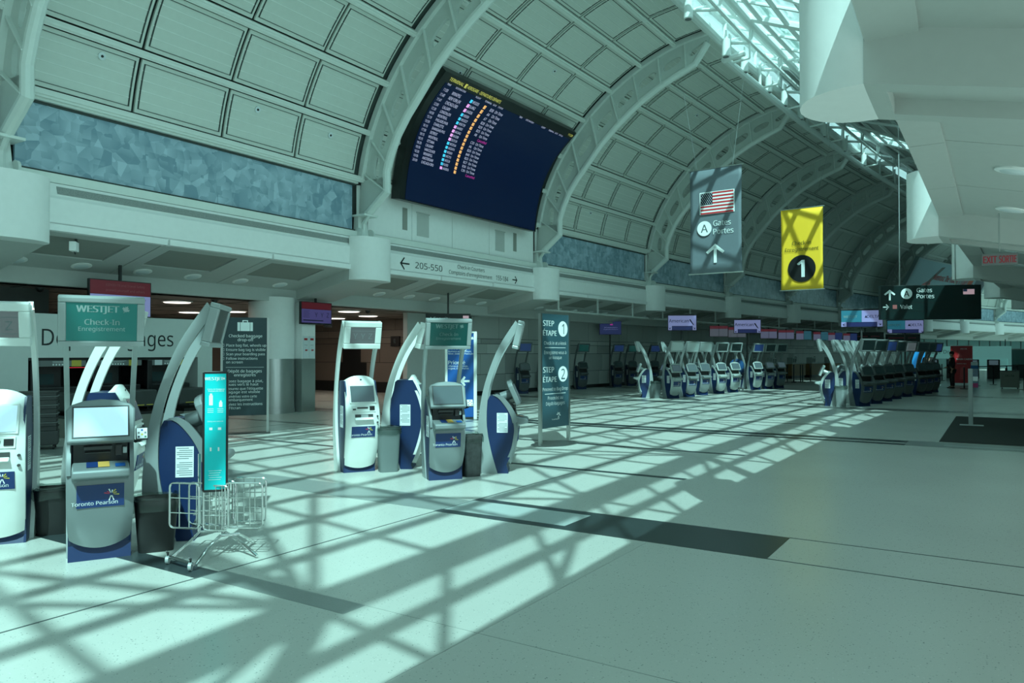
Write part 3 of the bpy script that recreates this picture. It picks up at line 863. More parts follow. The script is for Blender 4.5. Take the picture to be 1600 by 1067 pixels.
rows = [('11:00','WINNIPEG','WS3203','B38',0),('11:40','NEW YORK-JFK','DL4962','A4',1),('11:41','CHICAGO-ORD','AA4236','A7',2),('12:00','CALGARY','WS659','B28',0),('12:30','LONDON,ON','WS3327','B29',0),
        ('14:50','MONTREAL','WS6739','B25',0),('15:19','PHILADELPHIA','AA4931','A8',2),('15:59','CHARLOTTE','AA2442','',2),('16:15','SHANGHAI-PVG','MU208','C33',3),('17:59','DETROIT','DL5124','A6',1),
        ('18:15','MONTREAL','WS3534','B20',0),('18:15','OTTAWA','WS3474','B40',0),('18:30','CALGARY','WS669','B23',0),('18:30','VANCOUVER','WS719','B27',0),('18:30','WINNIPEG','WS529','B30',0),('19:05','AMSTERDAM','KL692','C30',4),('20:09','CHICAGO-ORD','AA3055','',2)]
cols = {'time': M(), 'icon': M()}
mt = M(); mi = M(); mi2 = M(); mo = M(); mm_ = M(); mc = M()
def bq(m, u0, u1, v0, v1, off=0.022):
    m.raw([bpt(u0, v0, off), bpt(u1, v0, off), bpt(u1, v1, off), bpt(u0, v1, off)], [(0, 1, 2, 3)])
for k, (t, c, fl, g, ic) in enumerate(rows):
    v = 0.872 - k * 0.0335
    btext(mt, t, 0.045, v, 0.10, wx=.8); btext(mt, c, 0.098, v, 0.11, wx=.72); btext(mt, fl, 0.232, v, 0.10, wx=.8)
    if g: btext(mt, g, 0.352, v, 0.105)
    if k in (7, 16): btext(mm_, 'Cancelled', 0.387, v, 0.105)
    else: btext(mt, 'On Time', 0.387, v, 0.105)
    bq(mi if ic in (0, 4) else mi2, 0.214, 0.228, v - 0.011, v + 0.011)
    bq(mo, 0.306, 0.320, v - 0.012, v + 0.012)
bl(mt).build('lettering', ewhite, board); bl(mi).build('flight_icons', ecyan, board); bl(mi2).build('flight_icons', epink, board)
bl(mo).build('terminal_markers', eorange, board); bl(mm_).build('lettering', emagenta, board)
for k in range(17):
    pass
m = M(); 
for k in range(17):
    v = 0.872 - k * 0.0335
    m.text('3', 0.09, 0, 0, 0, 0.02, 'c', 1.0, f=lambda x, z, v=v: bpt(0.313 + x / BW, v + z / BH, 0.028))
    if rows[k][4]: m.text('l', 0.09, 0, 0, 0, 0.02, 'c', 1.0, f=lambda x, z, v=v: bpt(0.221 + x / BW, v + z / BH, 0.028))
bl(m).build('lettering', navyink, board)
m = M(); btext(m, 'TERMINAL', 0.040, 0.953, 0.15, 0.0, .85); btext(m, 'AEROGARE - DEPARTURES DÉPARTS', 0.152, 0.953, 0.15, 0.0, .66); bq(m, 0.134, 0.147, 0.935, 0.972); btext(m, '11:28', 0.945, 0.95, 0.12)
bl(m).build('lettering', eyellow, board)
m = M(); m.text('3', 0.13, 0, 0, 0, 0.02, 'c', 1.0, f=lambda x, z: bpt(0.1405 + x / BW, 0.953 + z / BH, 0.03)); bl(m).build('lettering', inkm, board)
m = M()
for o in (0.0, 0.5):
    for b, u in (('TIME', 0.045), ('DESTINATION', 0.098), ('FLIGHT', 0.228), ('TERMINAL', 0.29), ('GATE', 0.347), ('STATUS', 0.384)):
        btext(m, b, u + o, 0.912, 0.07)
bl(m).build('lettering', ewhite, board)

# lettering on the bulkhead in the board's bay
def htext(body, size, s, n, z, name='lettering', mt_=inkm, bold=0.0, wx=1.0, parent=None):
    m = M(); m.text(body, size, 0, z, 0, bold, 'c', wx, f=lambda x, zz: H(s + x / 9.0, n, zz)); return m.build(name, mt_, parent)
def arrow2(m, cx, cz, L, w, ang, y, f=None):   # line arrow facing -y
    def R_(p):
        c, s_ = math.cos(ang), math.sin(ang); q = (cx + p[0] * c - p[1] * s_, cz + p[0] * s_ + p[1] * c)
        return f(*q) if f else (q[0], y, q[1])
    h = w / 2
    m.raw([R_(p) for p in ((-L / 2, -h), (L / 2 - w, -h), (L / 2 - w, h), (-L / 2, h))], [(0, 1, 2, 3)])
    for sg in (1, -1):
        a = (L / 2, 0); m.raw([R_(p) for p in ((L / 2, -h * 1.2 * sg * 0 + 0), (L / 2 - w * 1.45, 0), (L / 2 - L * 0.42 - w * 0.7, sg * (L * 0.40 - w * .0)), (L / 2 - L * 0.42 + w * 0.0, sg * (L * 0.40 + w * 0.6)))], [(0, 1, 2, 3) if sg < 0 else (3, 2, 1, 0)])
wt = thing('wall_lettering', 'black check-in counter directions lettered on the white bulkhead under the board', 'sign', (0, 0, 0))
nn_ = 0.006
def hfit(body, size, s0, s1, z):
    m = M(); m.text(body, size, 0, z, 0, 0.0, 'c', f=lambda x, zz: H((s0 + s1) / 2 + x / 9.0, nn_, zz), fit=(s1 - s0) * 9.0); m.build('lettering', inkm, wt)
hfit('205-550', 0.26, 2.215, 2.352, 4.26); hfit('Check-in Counters', 0.17, 2.435, 2.593, 4.40)
hfit("Comptoirs d'enregistrement", 0.17, 2.388, 2.64, 4.20); hfit('155-184', 0.23, 2.665, 2.745, 4.22)
m = M(); arrow2(m, 0, 4.26, 0.40, 0.045, PI, 0, f=lambda x, z: H(2.165 + x / 9, nn_, z)); arrow2(m, 0, 4.23, 0.30, 0.04, 0, 0, f=lambda x, z: H(2.79 + x / 9, nn_, z))
m.build('arrow', inkm, wt)

# ------------------------------------------------------------------ check-in kiosk
def lerpP(P, t):
    x = t * (len(P) - 1); k = min(int(x), len(P) - 2); f = x - k
    return (P[k][0] * (1 - f) + P[k + 1][0] * f, P[k][1] * (1 - f) + P[k + 1][1] * f)
REAR = catmull([(0.24, 0), (0.295, .38), (0.29, .65), (0.24, 1.04), (0.145, 1.39), (-0.005, 1.75), (-0.23, 2.10)], 5)
FRNT = catmull([(0.02, 0), (0.11, .32), (0.166, .65), (0.155, 1.02), (0.085, 1.33), (-0.055, 1.66), (-0.29, 2.02)], 5)
GSH = catmull([(-0.155, .10), (-0.20, .22), (-0.24, .38), (-0.272, .58), (-0.262, .70)], 4)
GSU = catmull([(-0.262, .70), (-0.235, .80), (-0.17, .92), (-0.07, 1.04), (0.02, 1.09)], 4)
WSH = catmull([(-0.175, .06), (-0.235, .2), (-0.30, .42), (-0.345, .66), (-0.335, .86), (-0.28, 1.08), (-0.21, 1.24), (-0.15, 1.34)], 4)
def shell(m, P, hw, z0arc, th=0.035, cols_=12, taper=None, topround=None, round_=0.045):
    rows_ = len(P); vs = []
    for lay in (0, 1):
        for c in range(cols_ + 1):
            u = -1 + 2 * c / cols_
            for r in range(rows_):
                y, z = P[r]
                lo = z0arc * (u * u)
                z0 = P[0][1]; z1 = P[-1][1]
                t = (z - z0) / (z1 - z0)
                zz = z + lo * max(0, 1 - t * 2.2)
                if topround: zz -= topround * (abs(u) ** 2.6) * max(0, (t - 0.55) / 0.45)
                w = hw * (1 if not taper else (taper[0] * (1 - t) + taper[1] * t + 4 * t * (1 - t) * (taper[2] if len(taper) > 2 else 0)))
                y += round_ * abs(u) ** 6
                vs.append((u * w, y + (th if lay else 0), zz))
    n = (cols_ + 1) * rows_; fs = []
    for c in range(cols_):
        for r in range(rows_ - 1):
            i = c * rows_ + r; fs.append((i, i + rows_, i + rows_ + 1, i + 1)); fs.append((n + i, n + i + 1, n + i + rows_ + 1, n + i + rows_))
        i = c * rows_; fs.append((i, n + i, n + i + rows_, i + rows_)); i += rows_ - 1; fs.append((i, i + rows_, n + i + rows_, n + i))
    for r in range(rows_ - 1):
        fs.append((r, r + 1, n + r + 1, n + r)); i = cols_ * rows_ + r; fs.append((i, n + i, n + i + 1, i + 1))
    m.raw(vs, fs)
def yof(P, z):
    for a, b in zip(P[:-1], P[1:]):
        if a[1] <= z <= b[1]: t = (z - a[1]) / (b[1] - a[1]); return a[0] * (1 - t) + b[0] * t
    return P[-1][0]
def maple(m, cx, cz, r, y):
    pts = [(0, 1), (.18, .55), (.42, .68), (.36, .18), (.85, .38), (.70, .05), (.92, -.12), (.35, -.42), (.40, -.62), (.06, -.52), (.05, -1), (-.05, -1), (-.06, -.52), (-.40, -.62), (-.35, -.42), (-.92, -.12), (-.70, .05), (-.85, .38), (-.36, .18), (-.42, .68), (-.18, .55)]
    c, s_ = math.cos(-.5), math.sin(-.5)
    m.raw([(cx + r * (a * c - b * s_), y, cz + r * (a * s_ + b * c)) for a, b in pts], [tuple(range(len(pts)))[::-1]])
def runlogo(m1, m2, m3, cx, cz, r, y):   # little coloured starburst streaks
    for k, (a, mm) in enumerate(((2.7, m1), (2.3, m1), (1.9, m3), (1.4, m3), (1.0, m2), (0.6, m2), (0.1, m2))):
        q0 = Vector((cx, 0, cz)); d = Vector((math.cos(a), 0, math.sin(a))); e = Vector((-d.z, 0, d.x)) * r * 0.09
        st = q0 + d * r * 0.28; en = q0 + d * r * (1.0 if k % 2 == 0 else .8) + Vector((0, 0, -r * .12))
        v = [st - e * .4, en - e, en + e, st + e * .4]; mm.raw([(p.x, y, p.z) for p in v], [(0, 1, 2, 3)])
    for a in (-1.9, -1.2):
        d = Vector((math.cos(a), 0, math.sin(a))); e = Vector((-d.z, 0, d.x)) * r * .07
        st = Vector((cx, 0, cz)) + d * r * .15; en = st + d * r * .75
        m3.raw([(p.x, y, p.z) for p in (st - e, en - e, en + e, st + e)], [(0, 1, 2, 3)])
kred = mat('logo_red', (0.6, 0.06, 0.12), 0.5); kyel = mat('logo_yellow', (0.6, 0.5, 0.08), 0.5)
def make_kiosk(style, display, screen, label, group, detail=True, frontless=False, loc=(0, 0, 0), rz=0):
    g = style == 'grey'
    body = kgrey if style == 'grey' else kwhite
    blade = kgreyl if style == 'grey' else (kwhite if style == 'white' else kgreyl)
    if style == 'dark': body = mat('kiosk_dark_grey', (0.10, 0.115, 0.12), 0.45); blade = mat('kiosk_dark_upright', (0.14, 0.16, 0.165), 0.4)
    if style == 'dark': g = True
    t = thing('check_in_kiosk', label, 'kiosk', loc, rz, group)
    hw = 0.235
    top = 1.08 if g else 1.27
    # blue cabinet
    back = [(yof(FRNT, z), z) for z in (0.0, .15, .32, .5, .65, .85, 1.0)]
    frontp = ([(-.13, 0), (-.10, .12), (-.11, .22), (-.14, .38), (-.17, .58), (-.15, .69), (-.08, .72), (-.05, .92), (0.0, 1.03), (0.02, 1.06)] if g else
              [(-.15, 0), (-.12, .07), (-.13, .2), (-.20, .42), (-.24, .66), (-.23, .86), (-.18, 1.08), (-.13, 1.2), (-.10, 1.27)])
    bk = [(a, b) for a, b in back] + ([(0.13, 1.06)] if g else [(0.12, 1.12), (0.10, 1.24), (0.07, 1.27)])
    m = M(); m.prism(frontp + bk[::-1], -hw + .030, hw - .030)
    fo = ([(-.13, 0), (-.10, .12), (-.15, .22), (-.20, .38), (-.235, .58), (-.225, .70), (-.20, .80), (-.14, .92), (-.05, 1.03), (0.0, 1.06)] if g else
          [(-.15, 0), (-.13, .07), (-.19, .2), (-.27, .42), (-.31, .66), (-.30, .86), (-.245, 1.08), (-.19, 1.2), (-.15, 1.27)])
    for sx in (-1, 1):
        m.prism(fo + bk[::-1], min(sx * (hw - .012), sx * (hw - .030)), max(sx * (hw - .012), sx * (hw - .030)))
    m.build('cabinet', kblue, t)
    for sx in (-1, 1):
        m = M(); ot, obm = (.252, .215) if style != 'white' else (.256, .236)
        m.band(REAR, FRNT, -.019, .019)
        m.v = [Vector((p.x + sx * (obm + (ot - obm) * max(0, min(1, p.z / 1.9))), p.y, p.z)) for p in m.v]; m.build('upright', blade, t, smooth=True)
    m = M()
    if g: shell(m, GSH, hw, 0.075, taper=(0.93, 1.0, 0.03), round_=0.03)
    else: shell(m, WSH, hw, 0.05, taper=(0.92, 0.90, 0.10), topround=0.07, round_=0.03)
    m.build('front_panel', body, t, smooth=True)
    if g:
        for sx in (-1, 1):   # upper side cheeks around the dark card recess
            m = M(); A = GSU; Bq = [(y + .075, z - .01) for y, z in GSU]
            m.band(A, Bq, sx * hw - (0.03 if sx > 0 else 0), sx * hw + (0.03 if sx < 0 else 0))
            m.build('side_cheek', body, t, smooth=True)
        # shelf with lip
        m = M(); m.prism([(-.40, .69), (-.40, .735), (-.385, .75), (-.17, .79), (-.17, .70), (-.26, .63), (-.27, .66)], -.20, .20, 'x')
        m.build('shelf', body, t, bevel=0.012)
        m = M(); m.prism([(-.17, .77), (-.13, .77), (-.02, .98), (-.05, 1.02), (-.19, .93)], -.19, .19, 'x'); m.build('card_recess', blackish, t)
        if detail:
            m = M(); m.box(-.12, .08, -.215, -.17, .885, .915); m.box(-.11, .07, -.225, -.17, .86, .868); m.build('printer_slot', darkgrey, t, bevel=0.004)
            m = M(); m.box(.10, .15, -.22, -.17, .83, .92); m.build('card_reader', blackish, t, bevel=0.006)
            m = M(); m.box(.155, .185, -.225, -.17, .85, .90); m.build('contactless_pad', kgreyl, t, bevel=0.004)
            m = M(); m.prism([(-.33, .765), (-.20, .788), (-.20, .790), (-.33, .767)], -.10, -.02); m.build('notice_sticker', posterblue, t)
            m = M(); m.prism([(-.33, .765), (-.20, .788), (-.20, .790), (-.33, .767)], -.02, .06); m.build('notice_sticker', mat('sticker_orange', (0.55, 0.33, 0.08), 0.5), t)
            m = M(); m.prism([(-.34, .763), (-.26, .777), (-.26, .779), (-.34, .765)], .10, .17); m.build('notice_sticker', signblue, t)
        # tilting monitor
        m = M(); m.at(0, -.20, 1.10, 0, math.radians(-24))
        poly = [(-.235, -.17), (.235, -.17), (.245, .10), (.21, .145), (.12, .178), (0, .19), (-.12, .178), (-.21, .145), (-.245, .10)]
        m.prism([(a, b) for a, b in poly], -.035, .035, 'y'); mo_ = m.build('monitor', body, t, bevel=0.014)
        m = M(); m.at(0, -.20, 1.10, 0, math.radians(-24)); m.box(-.20, .20, -.040, -.034, -.135, .125); m.build('bezel', darkgrey, mo_)
        m = M(); m.at(0, -.20, 1.10, 0, math.radians(-24)); m.box(-.188, .188, -.044, -.036, -.128, .112); m.build('screen', screen, mo_)
        m = M(); m.tube([(0, -.16, 1.08), (0, -.02, 1.03)], .07, 12); m.build('monitor_neck', body, t, smooth=True)
        if detail:
            m = M(); m.at(.29, -.25, 1.0, 0, math.radians(-24)); m.box(-.045, .045, -.012, .012, -.05, .05); kp = m.build('keypad', darkgrey, t, bevel=0.005)
            m = M(); m.at(.29, -.25, 1.0, 0, math.radians(-24)); m.box(-.038, .038, -.016, -.012, -.043, .043); m.build('keypad_face', paper, kp)
            for cx, cz, mm in ((0, .026, signblue), (-.024, .004, midgrey), (.024, .004, midgrey), (0, -.010, kyel), (-.024, -.030, navyink), (.024, -.030, mat('key_green', (.03, .2, .1), .5))):
                m = M(); m.at(.29, -.25, 1.0, 0, math.radians(-24)); m.box(cx - .007, cx + .007, -.019, -.016, cz - .007, cz + .007); m.build('key', mm, kp)
            m = M(); m.tube([(.28, -.22, .95), (.25, -.15, .93), (.20, -.06, .97)], .012, 6); m.build('cable', blackish, t)
        pz0, pz1 = .44, .62; P = GSH
    else:
        m = M(); y1 = yof(WSH, 1.22); y0 = yof(WSH, .96)
        def wq(x0, x1, z0, z1, o):
            ya, yb = yof(WSH, z0) - o, yof(WSH, z1) - o
            return [(x0, ya, z0), (x1, ya, z0), (x1, ya + .02, z0), (x0, ya + .02, z0), (x0, yb, z1), (x1, yb, z1), (x1, yb + .02, z1), (x0, yb + .02, z1)]
        m.hexa(wq(-.185, .185, .965, 1.215, .006)); b_ = m.build('screen_frame', kwhite, t, bevel=.004)
        m = M(); m.hexa(wq(-.165, .165, .985, 1.20, .010)); m.build('screen', screen, b_)
        m = M(); m.hexa(wq(-.16, .17, .845, .94, .008)); m.build('reader_plate', kwhite, t, bevel=.004)
        if detail:
            m = M(); m.hexa(wq(-.09, .06, .895, .912, .016)); m.build('boarding_pass_slot', blackish, t)
            m = M(); m.hexa(wq(.085, .155, .87, .925, .016)); m.build('card_reader', blackish, t)
            m = M(); m.hexa(wq(-.15, -.11, .875, .895, .016)); m.build('passport_slot', darkgrey, t)
            m = M(); m.hexa(wq(-.12, .13, .765, .815, .010)); sl_ = m.build('printer_slot', darkgrey, t)
            m = M(); m.hexa(wq(-.04, .06, .768, .812, .014)); m.build('printer_flap', kgreyl, sl_)
            m = M(); m.prism([(-.37, .73), (-.40, .745), (-.36, .775), (-.34, .77)], -.13, .13); m.build('ticket_tray', kwhite, t, bevel=.006)
            for z in (.70, .785):
                m = M(); m.tube([(.195, yof(WSH, z) + .02, z), (.195, yof(WSH, z) - .012, z)], .012, 10); m.build('lock', darkgrey, t)
        m = M(); m.lathe([(0.0, 0), (.012, 0), (.012, .006)], 10); m.v = [Vector((p.x, -.19 - p.z, 1.285 + p.y)) for p in m.v]; m.build('camera_lens', darkgrey, t)
        pz0, pz1 = .50, .65; P = WSH
    ya, yb = yof(P, pz0) - .006, yof(P, pz1) - .006
    m = M(); m.hexa([(-.165, ya, pz0), (.165, ya, pz0), (.165, ya + .012, pz0), (-.165, ya + .012, pz0), (-.165, yb, pz1), (.165, yb, pz1), (.165, yb + .012, pz1), (-.165, yb + .012, pz1)])
    po = m.build('poster', posterblue, t)
    sh = lambda m_: [setattr(m_, 'v', [Vector((p.x, (ya + (yb - ya) * (p.z - pz0) / (pz1 - pz0)) - .002, p.z)) for p in m_.v])]
    m = M(); m.text('Toronto Pearson', .042, -.04, pz0 + .035, 0, 0.01 if detail else 0); sh(m); m.build('lettering', letterw, po)
    m1, m2, m3 = M(), M(), M(); runlogo(m1, m2, m3, .075, pz0 + .095, .055, 0)
    for q, mm in ((m1, kred), (m2, kyel), (m3, letterw)): sh(q); q.build('logo', mm, po)
    # notices on the cabinet sides
    for sx in (-1, 1):
        m = M(); x = sx * (hw - .010); m.box(min(x, x + sx * .002), max(x, x + sx * .002), -.12, .03, .56 if g else .62, .83 if g else .92); nt_ = m.build('side_notice', paper if g is False or detail else paper, t)
        m = M()
        for k in range(14):
            z = (.815 if g else .905) - k * .018
            if k == 6: continue
            x2 = sx * (hw - .0075); m.box(min(x2, x2 + sx * .0006), max(x2, x2 + sx * .0006), -.11 + (.03 if k % 5 == 0 else 0), .02 - (.02 if k % 3 == 1 else 0), z - .003, z + .003)
        m.build('lettering', inkgrey, nt_)
    # overhead sign, leaning towards the user
    w, h = (.30, .198) if g else (.26, .19)
    m = M(); m.at(0, -.275, 1.90, 0, math.radians(14)); 
    # frame as a ring with the display set back
    fr = .045 if g else .075
    m.box(-w, w, -.03, .055, h - fr, h); m.box(-w, w, -.03, .055, -h, -h + fr); m.box(-w, -w + fr + .01, -.03, .055, -h + fr, h - fr); m.box(w - fr - .01, w, -.03, .055, -h + fr, h - fr); m.box(-w + .01, w - .01, -.012, .05, -h + .01, h - .01)
    sg = m.build('overhead_sign', blade, t, bevel=.010)
    scr = {'westjet': green_scr, 'westjet_dim': green_dim, 'yyz': grey_scr, 'dark': dark_scr, 'green': green_dim, 'blue': blue_scr, 'pale': mat('screen_pale', (.16, .24, .23), .3, emit=(.06, .10, .095), es=1), 'back': midgrey}[display]
    m = M(); m.at(0, -.275, 1.90, 0, math.radians(14)); m.box(-w + fr + .008, w - fr - .008, -.020, -.010, -h + fr + .002, h - fr - .002); dsp = m.build('display', scr, sg)
    def dt(body_, size, cx, cz, mt_, bold=0.0):
        m = M(); m.at(0, -.275, 1.90, 0, math.radians(14)); m.text(body_, size, cx, cz, -.0215, bold); m.build('lettering', mt_, dsp)
    if display.startswith('westjet'):
        lm = letterg if display == 'westjet' else mat('letter_dim', (.13, .21, .20), .5)
        dt('WESTJET', .075, -.03, .105, lm, .03); dt('Check-In', .062, 0, .0, lm, .018); dt('Enregistrement', .046, 0, -.055, lm)
        m = M(); m.at(0, -.275, 1.90, 0, math.radians(14)); maple(m, .165, .105, .032, -.0215); m.build('logo', lm, dsp)
    elif display == 'yyz':
        dt('Y', .11, -.105, -.01, inkgrey); dt('Y', .11, 0, -.01, inkgrey); dt('Z', .11, .105, -.01, inkgrey)
        m = M(); m.at(0, -.275, 1.90, 0, math.radians(14)); m.box(-.17, .17, -.0215, -.0205, -.085, -.08); m.box(-.17, .17, -.0215, -.0205, .06, .065); m.build('lettering', inkgrey, dsp)
    elif display == 'blue' and detail:
        dt('Check-In', .05, 0, 0, lav_scr)
    return t
def face(x, y, alpha):   # heading so that the front is turned alpha degrees to the image's right of the line to the camera
    a = math.atan2(-y, -x) + math.radians(alpha); return a + PI / 2

GR = 'check-in kiosks in the hall'
def K_(style, disp, scr, lab, x, y, al, grp=GR, **k):
    t = make_kiosk(style, disp, scr, lab, grp, **k); t.location = (x, y, 0); t.rotation_euler = (0, 0, face(x, y, al)); return t
NG = 'check-in kiosks near the bag drop'
K_('white', 'yyz', bright_scr, 'white check-in kiosk cut by the photo edge with bright screen', -7.40, 3.16, -10, NG)
K_('grey', 'westjet', bright_scr, 'silver check-in kiosk with bright blank screen and green WestJet sign, beside black bins', -6.185, 3.38, 1, NG)
K_('white', 'westjet', teal_scr, 'white check-in kiosk seen from its side behind the silver one with bright screen', -7.46, 4.11, 76, NG)
K_('grey', 'dark', teal_scr, 'silver check-in kiosk seen from its side behind the turquoise bag sizer stand', -6.22, 4.17, 78, NG)
MG = 'check-in kiosks in the middle of the floor'
K_('white', 'yyz', teal_scr, 'white check-in kiosk with YYZ sign facing out beside the grey bin', -7.62, 7.78, 16, MG)
K_('white', 'yyz', teal_scr, 'white check-in kiosk seen from its side behind the grey bin', -7.28, 8.40, 82, MG)
K_('grey', 'westjet_dim', teal_scr, 'silver check-in kiosk with dim WestJet sign in the middle of the floor', -6.18, 7.92, 13, MG)
K_('grey', 'dark', teal_scr, 'silver check-in kiosk seen from its side beside the marbled black bin', -5.90, 8.84, 87, MG)

AG = 'check-in kiosks of the American row'
am = [(-10.1, 26.55, 'kwhite', 'pale'), (-9.98, 27.9, 'grey', 'pale'), (-9.95, 29.35, 'grey', 'pale'), (-9.72, 30.75, 'light', 'dark'), (-9.55, 32.1, 'light', 'dark'), (-9.33, 34.85, 'light', 'blue'), (-9.05, 35.85, 'grey', 'dark'), (-8.83, 37.1, 'grey', 'dark')]
ordl = ['first', 'second', 'third', 'fourth', 'fifth', 'sixth', 'seventh', 'last']
proto = {}
for k, (x, y, st, ds) in enumerate(am):
    st = 'grey' if st != 'grey' and False else ('grey' if st in ('grey',) else 'lightgrey')
    lab = 'front-facing kiosk %s from the near end of the American row' % ordl[k]
    key = (st, ds)
    if key not in proto:
        if st == 'lightgrey':
            sv = kgrey; kg = mat('kiosk_pale_silver', (0.44, 0.50, 0.49), 0.35, 0.2)
            kgrey = kg; t = make_kiosk('grey', ds, teal_scr, lab, AG, detail=False); kgrey = sv
        else: t = make_kiosk('grey', ds, teal_scr, lab, AG, detail=False)
        proto[key] = t; t.location = (x, y, 0); t.rotation_euler = (0, 0, face(x, y, 40))
    else: dup(proto[key], (x, y, 0), face(x, y, 40), lab)
pL = proto[('lightgrey', 'pale')]; pG = proto[('grey', 'dark')]
dup(pL, (-11.15, 26.45, 0), face(-11.15, 26.45, -84), 'pale side-on kiosk facing left at the near end of the American row')
dup(pG, (-10.85, 28.1, 0), face(-10.85, 28.1, -80), 'silver kiosk seen from its side behind the grey bin of the American row')
for k, (x, y) in enumerate(((-10.8, 29.6), (-10.6, 31.0), (-10.4, 32.4), (-10.1, 34.9), (-10.35, 37.5))):
    dup(pG, (x, y, 0), face(x, y, -125), 'back-row kiosk of the American cluster, %s from its near end' % ordl[k])
DG = 'check-in kiosks of the Delta row'
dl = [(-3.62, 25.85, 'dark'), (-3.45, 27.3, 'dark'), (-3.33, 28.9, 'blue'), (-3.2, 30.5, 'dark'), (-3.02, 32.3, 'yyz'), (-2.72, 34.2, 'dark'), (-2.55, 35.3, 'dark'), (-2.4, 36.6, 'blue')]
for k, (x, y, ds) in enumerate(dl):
    key = ('silver_shaded', ds); lab = 'silver kiosk with painted shade, %s from the near end of the Delta row' % ordl[k]
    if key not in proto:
        sv = kgrey, kgreyl; kgrey = mat('kiosk_silver_shaded', (0.09, 0.105, 0.105), 0.4); kgreyl = mat('kiosk_upright_shaded', (0.15, 0.17, 0.17), 0.4)  # same silver, darkened in the material to stand for the row's shade
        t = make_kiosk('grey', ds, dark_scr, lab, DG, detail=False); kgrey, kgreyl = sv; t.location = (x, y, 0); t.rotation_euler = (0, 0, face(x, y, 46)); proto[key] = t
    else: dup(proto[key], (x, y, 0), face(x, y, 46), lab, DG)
dup(pL, (-4.52, 25.45, 0), face(-4.52, 25.45, -86), 'sunlit pale kiosk seen from its side at the near end of the Delta row', DG)
for k, (x, y) in enumerate(((-4.28, 27.1), (-4.15, 28.7), (-4.0, 30.3), (-3.85, 32.0), (-3.6, 34.0))):
    dup(pG, (x, y, 0), face(x, y, -120), 'back-row kiosk of the Delta cluster, %s from its near end' % ordl[k], DG)
WG = 'dark kiosks along the panelled wall'
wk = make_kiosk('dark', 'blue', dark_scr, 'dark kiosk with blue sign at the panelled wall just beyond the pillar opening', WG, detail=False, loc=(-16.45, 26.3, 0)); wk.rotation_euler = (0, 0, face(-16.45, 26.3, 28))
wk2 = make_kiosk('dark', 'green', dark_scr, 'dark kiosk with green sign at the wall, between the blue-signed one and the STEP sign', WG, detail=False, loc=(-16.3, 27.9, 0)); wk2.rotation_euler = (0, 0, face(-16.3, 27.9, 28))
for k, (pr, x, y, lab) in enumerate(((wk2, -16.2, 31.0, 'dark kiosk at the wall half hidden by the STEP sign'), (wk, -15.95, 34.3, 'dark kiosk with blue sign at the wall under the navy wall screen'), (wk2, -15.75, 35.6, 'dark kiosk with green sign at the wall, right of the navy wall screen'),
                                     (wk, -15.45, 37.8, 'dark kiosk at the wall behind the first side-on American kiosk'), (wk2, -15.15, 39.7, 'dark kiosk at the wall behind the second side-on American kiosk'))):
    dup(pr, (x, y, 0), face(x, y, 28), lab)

# ------------------------------------------------------------------ bins
def bin_(lab, x, y, w, d, h, rz, mt_, liner=True, marble=False):
    t = thing('waste_bin', lab, 'waste bin', (x, y, 0), rz, 'waste bins beside the kiosks')
    def ring(sc, z, r=0.3):
        pts = []
        for k in range(32):
            a = 2 * PI * k / 32; c, s_ = math.cos(a), math.sin(a); e = 0.42
            pts.append((sc * w / 2 * math.copysign(abs(c) ** e, c), sc * d / 2 * math.copysign(abs(s_) ** e, s_), z))
        return pts
    m = M(); R_ = [ring(.80, 0), ring(.80, .0), ring(1.0, h), ring(1.05, h), ring(1.05, h + .012), ring(.97, h + .012), ring(.96, h - .02), ring(.76, .03)]
    vs = sum(R_, []); fs = []
    for a in range(len(R_) - 1):
        for k in range(32): fs.append((a * 32 + k, a * 32 + (k + 1) % 32, (a + 1) * 32 + (k + 1) % 32, (a + 1) * 32 + k))
    fs += [tuple(range(32)), tuple((len(R_) - 1) * 32 + k for k in range(32))]
    m.raw(vs, fs); m.build('tub', mt_, t, smooth=True)
    if liner:
        rn = random.Random(int(x * 100)); m = M(); rr = []
        for a, (sc, z) in enumerate(((.9, h - .12), (.94, h - .01), (1.03, h + .03), (1.09, h - .0), (1.11, h - .045), (1.08, h - .075))):
            q = ring(sc, z); rr.append([(p[0] * (1 + rn.uniform(-.02, .02)), p[1] * (1 + rn.uniform(-.02, .02)), p[2] + rn.uniform(-.012, .012)) for p in q])
        vs = sum(rr, []); fs = [(a * 32 + k, a * 32 + (k + 1) % 32, (a + 1) * 32 + (k + 1) % 32, (a + 1) * 32 + k) for a in range(5) for k in range(32)]
        m.raw(vs, fs); m.build('bin_liner', linerm, t, smooth=True)
    return t
bin_('black waste bin with clear liner, left of the silver kiosk with bright screen', -7.34, 3.58, .30, .30, .40, math.radians(60), binblack)
bin_('black waste bin with clear liner, right of the silver kiosk with bright screen', -5.99, 3.75, .34, .30, .42, math.radians(60), binblack)
bin_('grey waste bin with clear liner between the two middle white kiosks', -7.20, 7.97, .32, .26, .60, math.radians(55), bingrey)
marb = mat('bin_marbled', (0.03, 0.035, 0.035), 0.3, noise=0.95, nscale=14)
bin_('marbled black waste bin with silver rim behind the dim WestJet kiosk', -6.0, 8.28, .28, .26, .54, math.radians(60), marb)
bin_('grey waste bin at the near end of the American row', -10.62, 26.25, .34, .28, .60, math.radians(70), bingrey)
bin_('grey waste bin at the near end of the Delta row', -4.12, 25.2, .36, .30, .62, math.radians(80), mat('bin_light_grey', (0.24, 0.28, 0.28), 0.5))

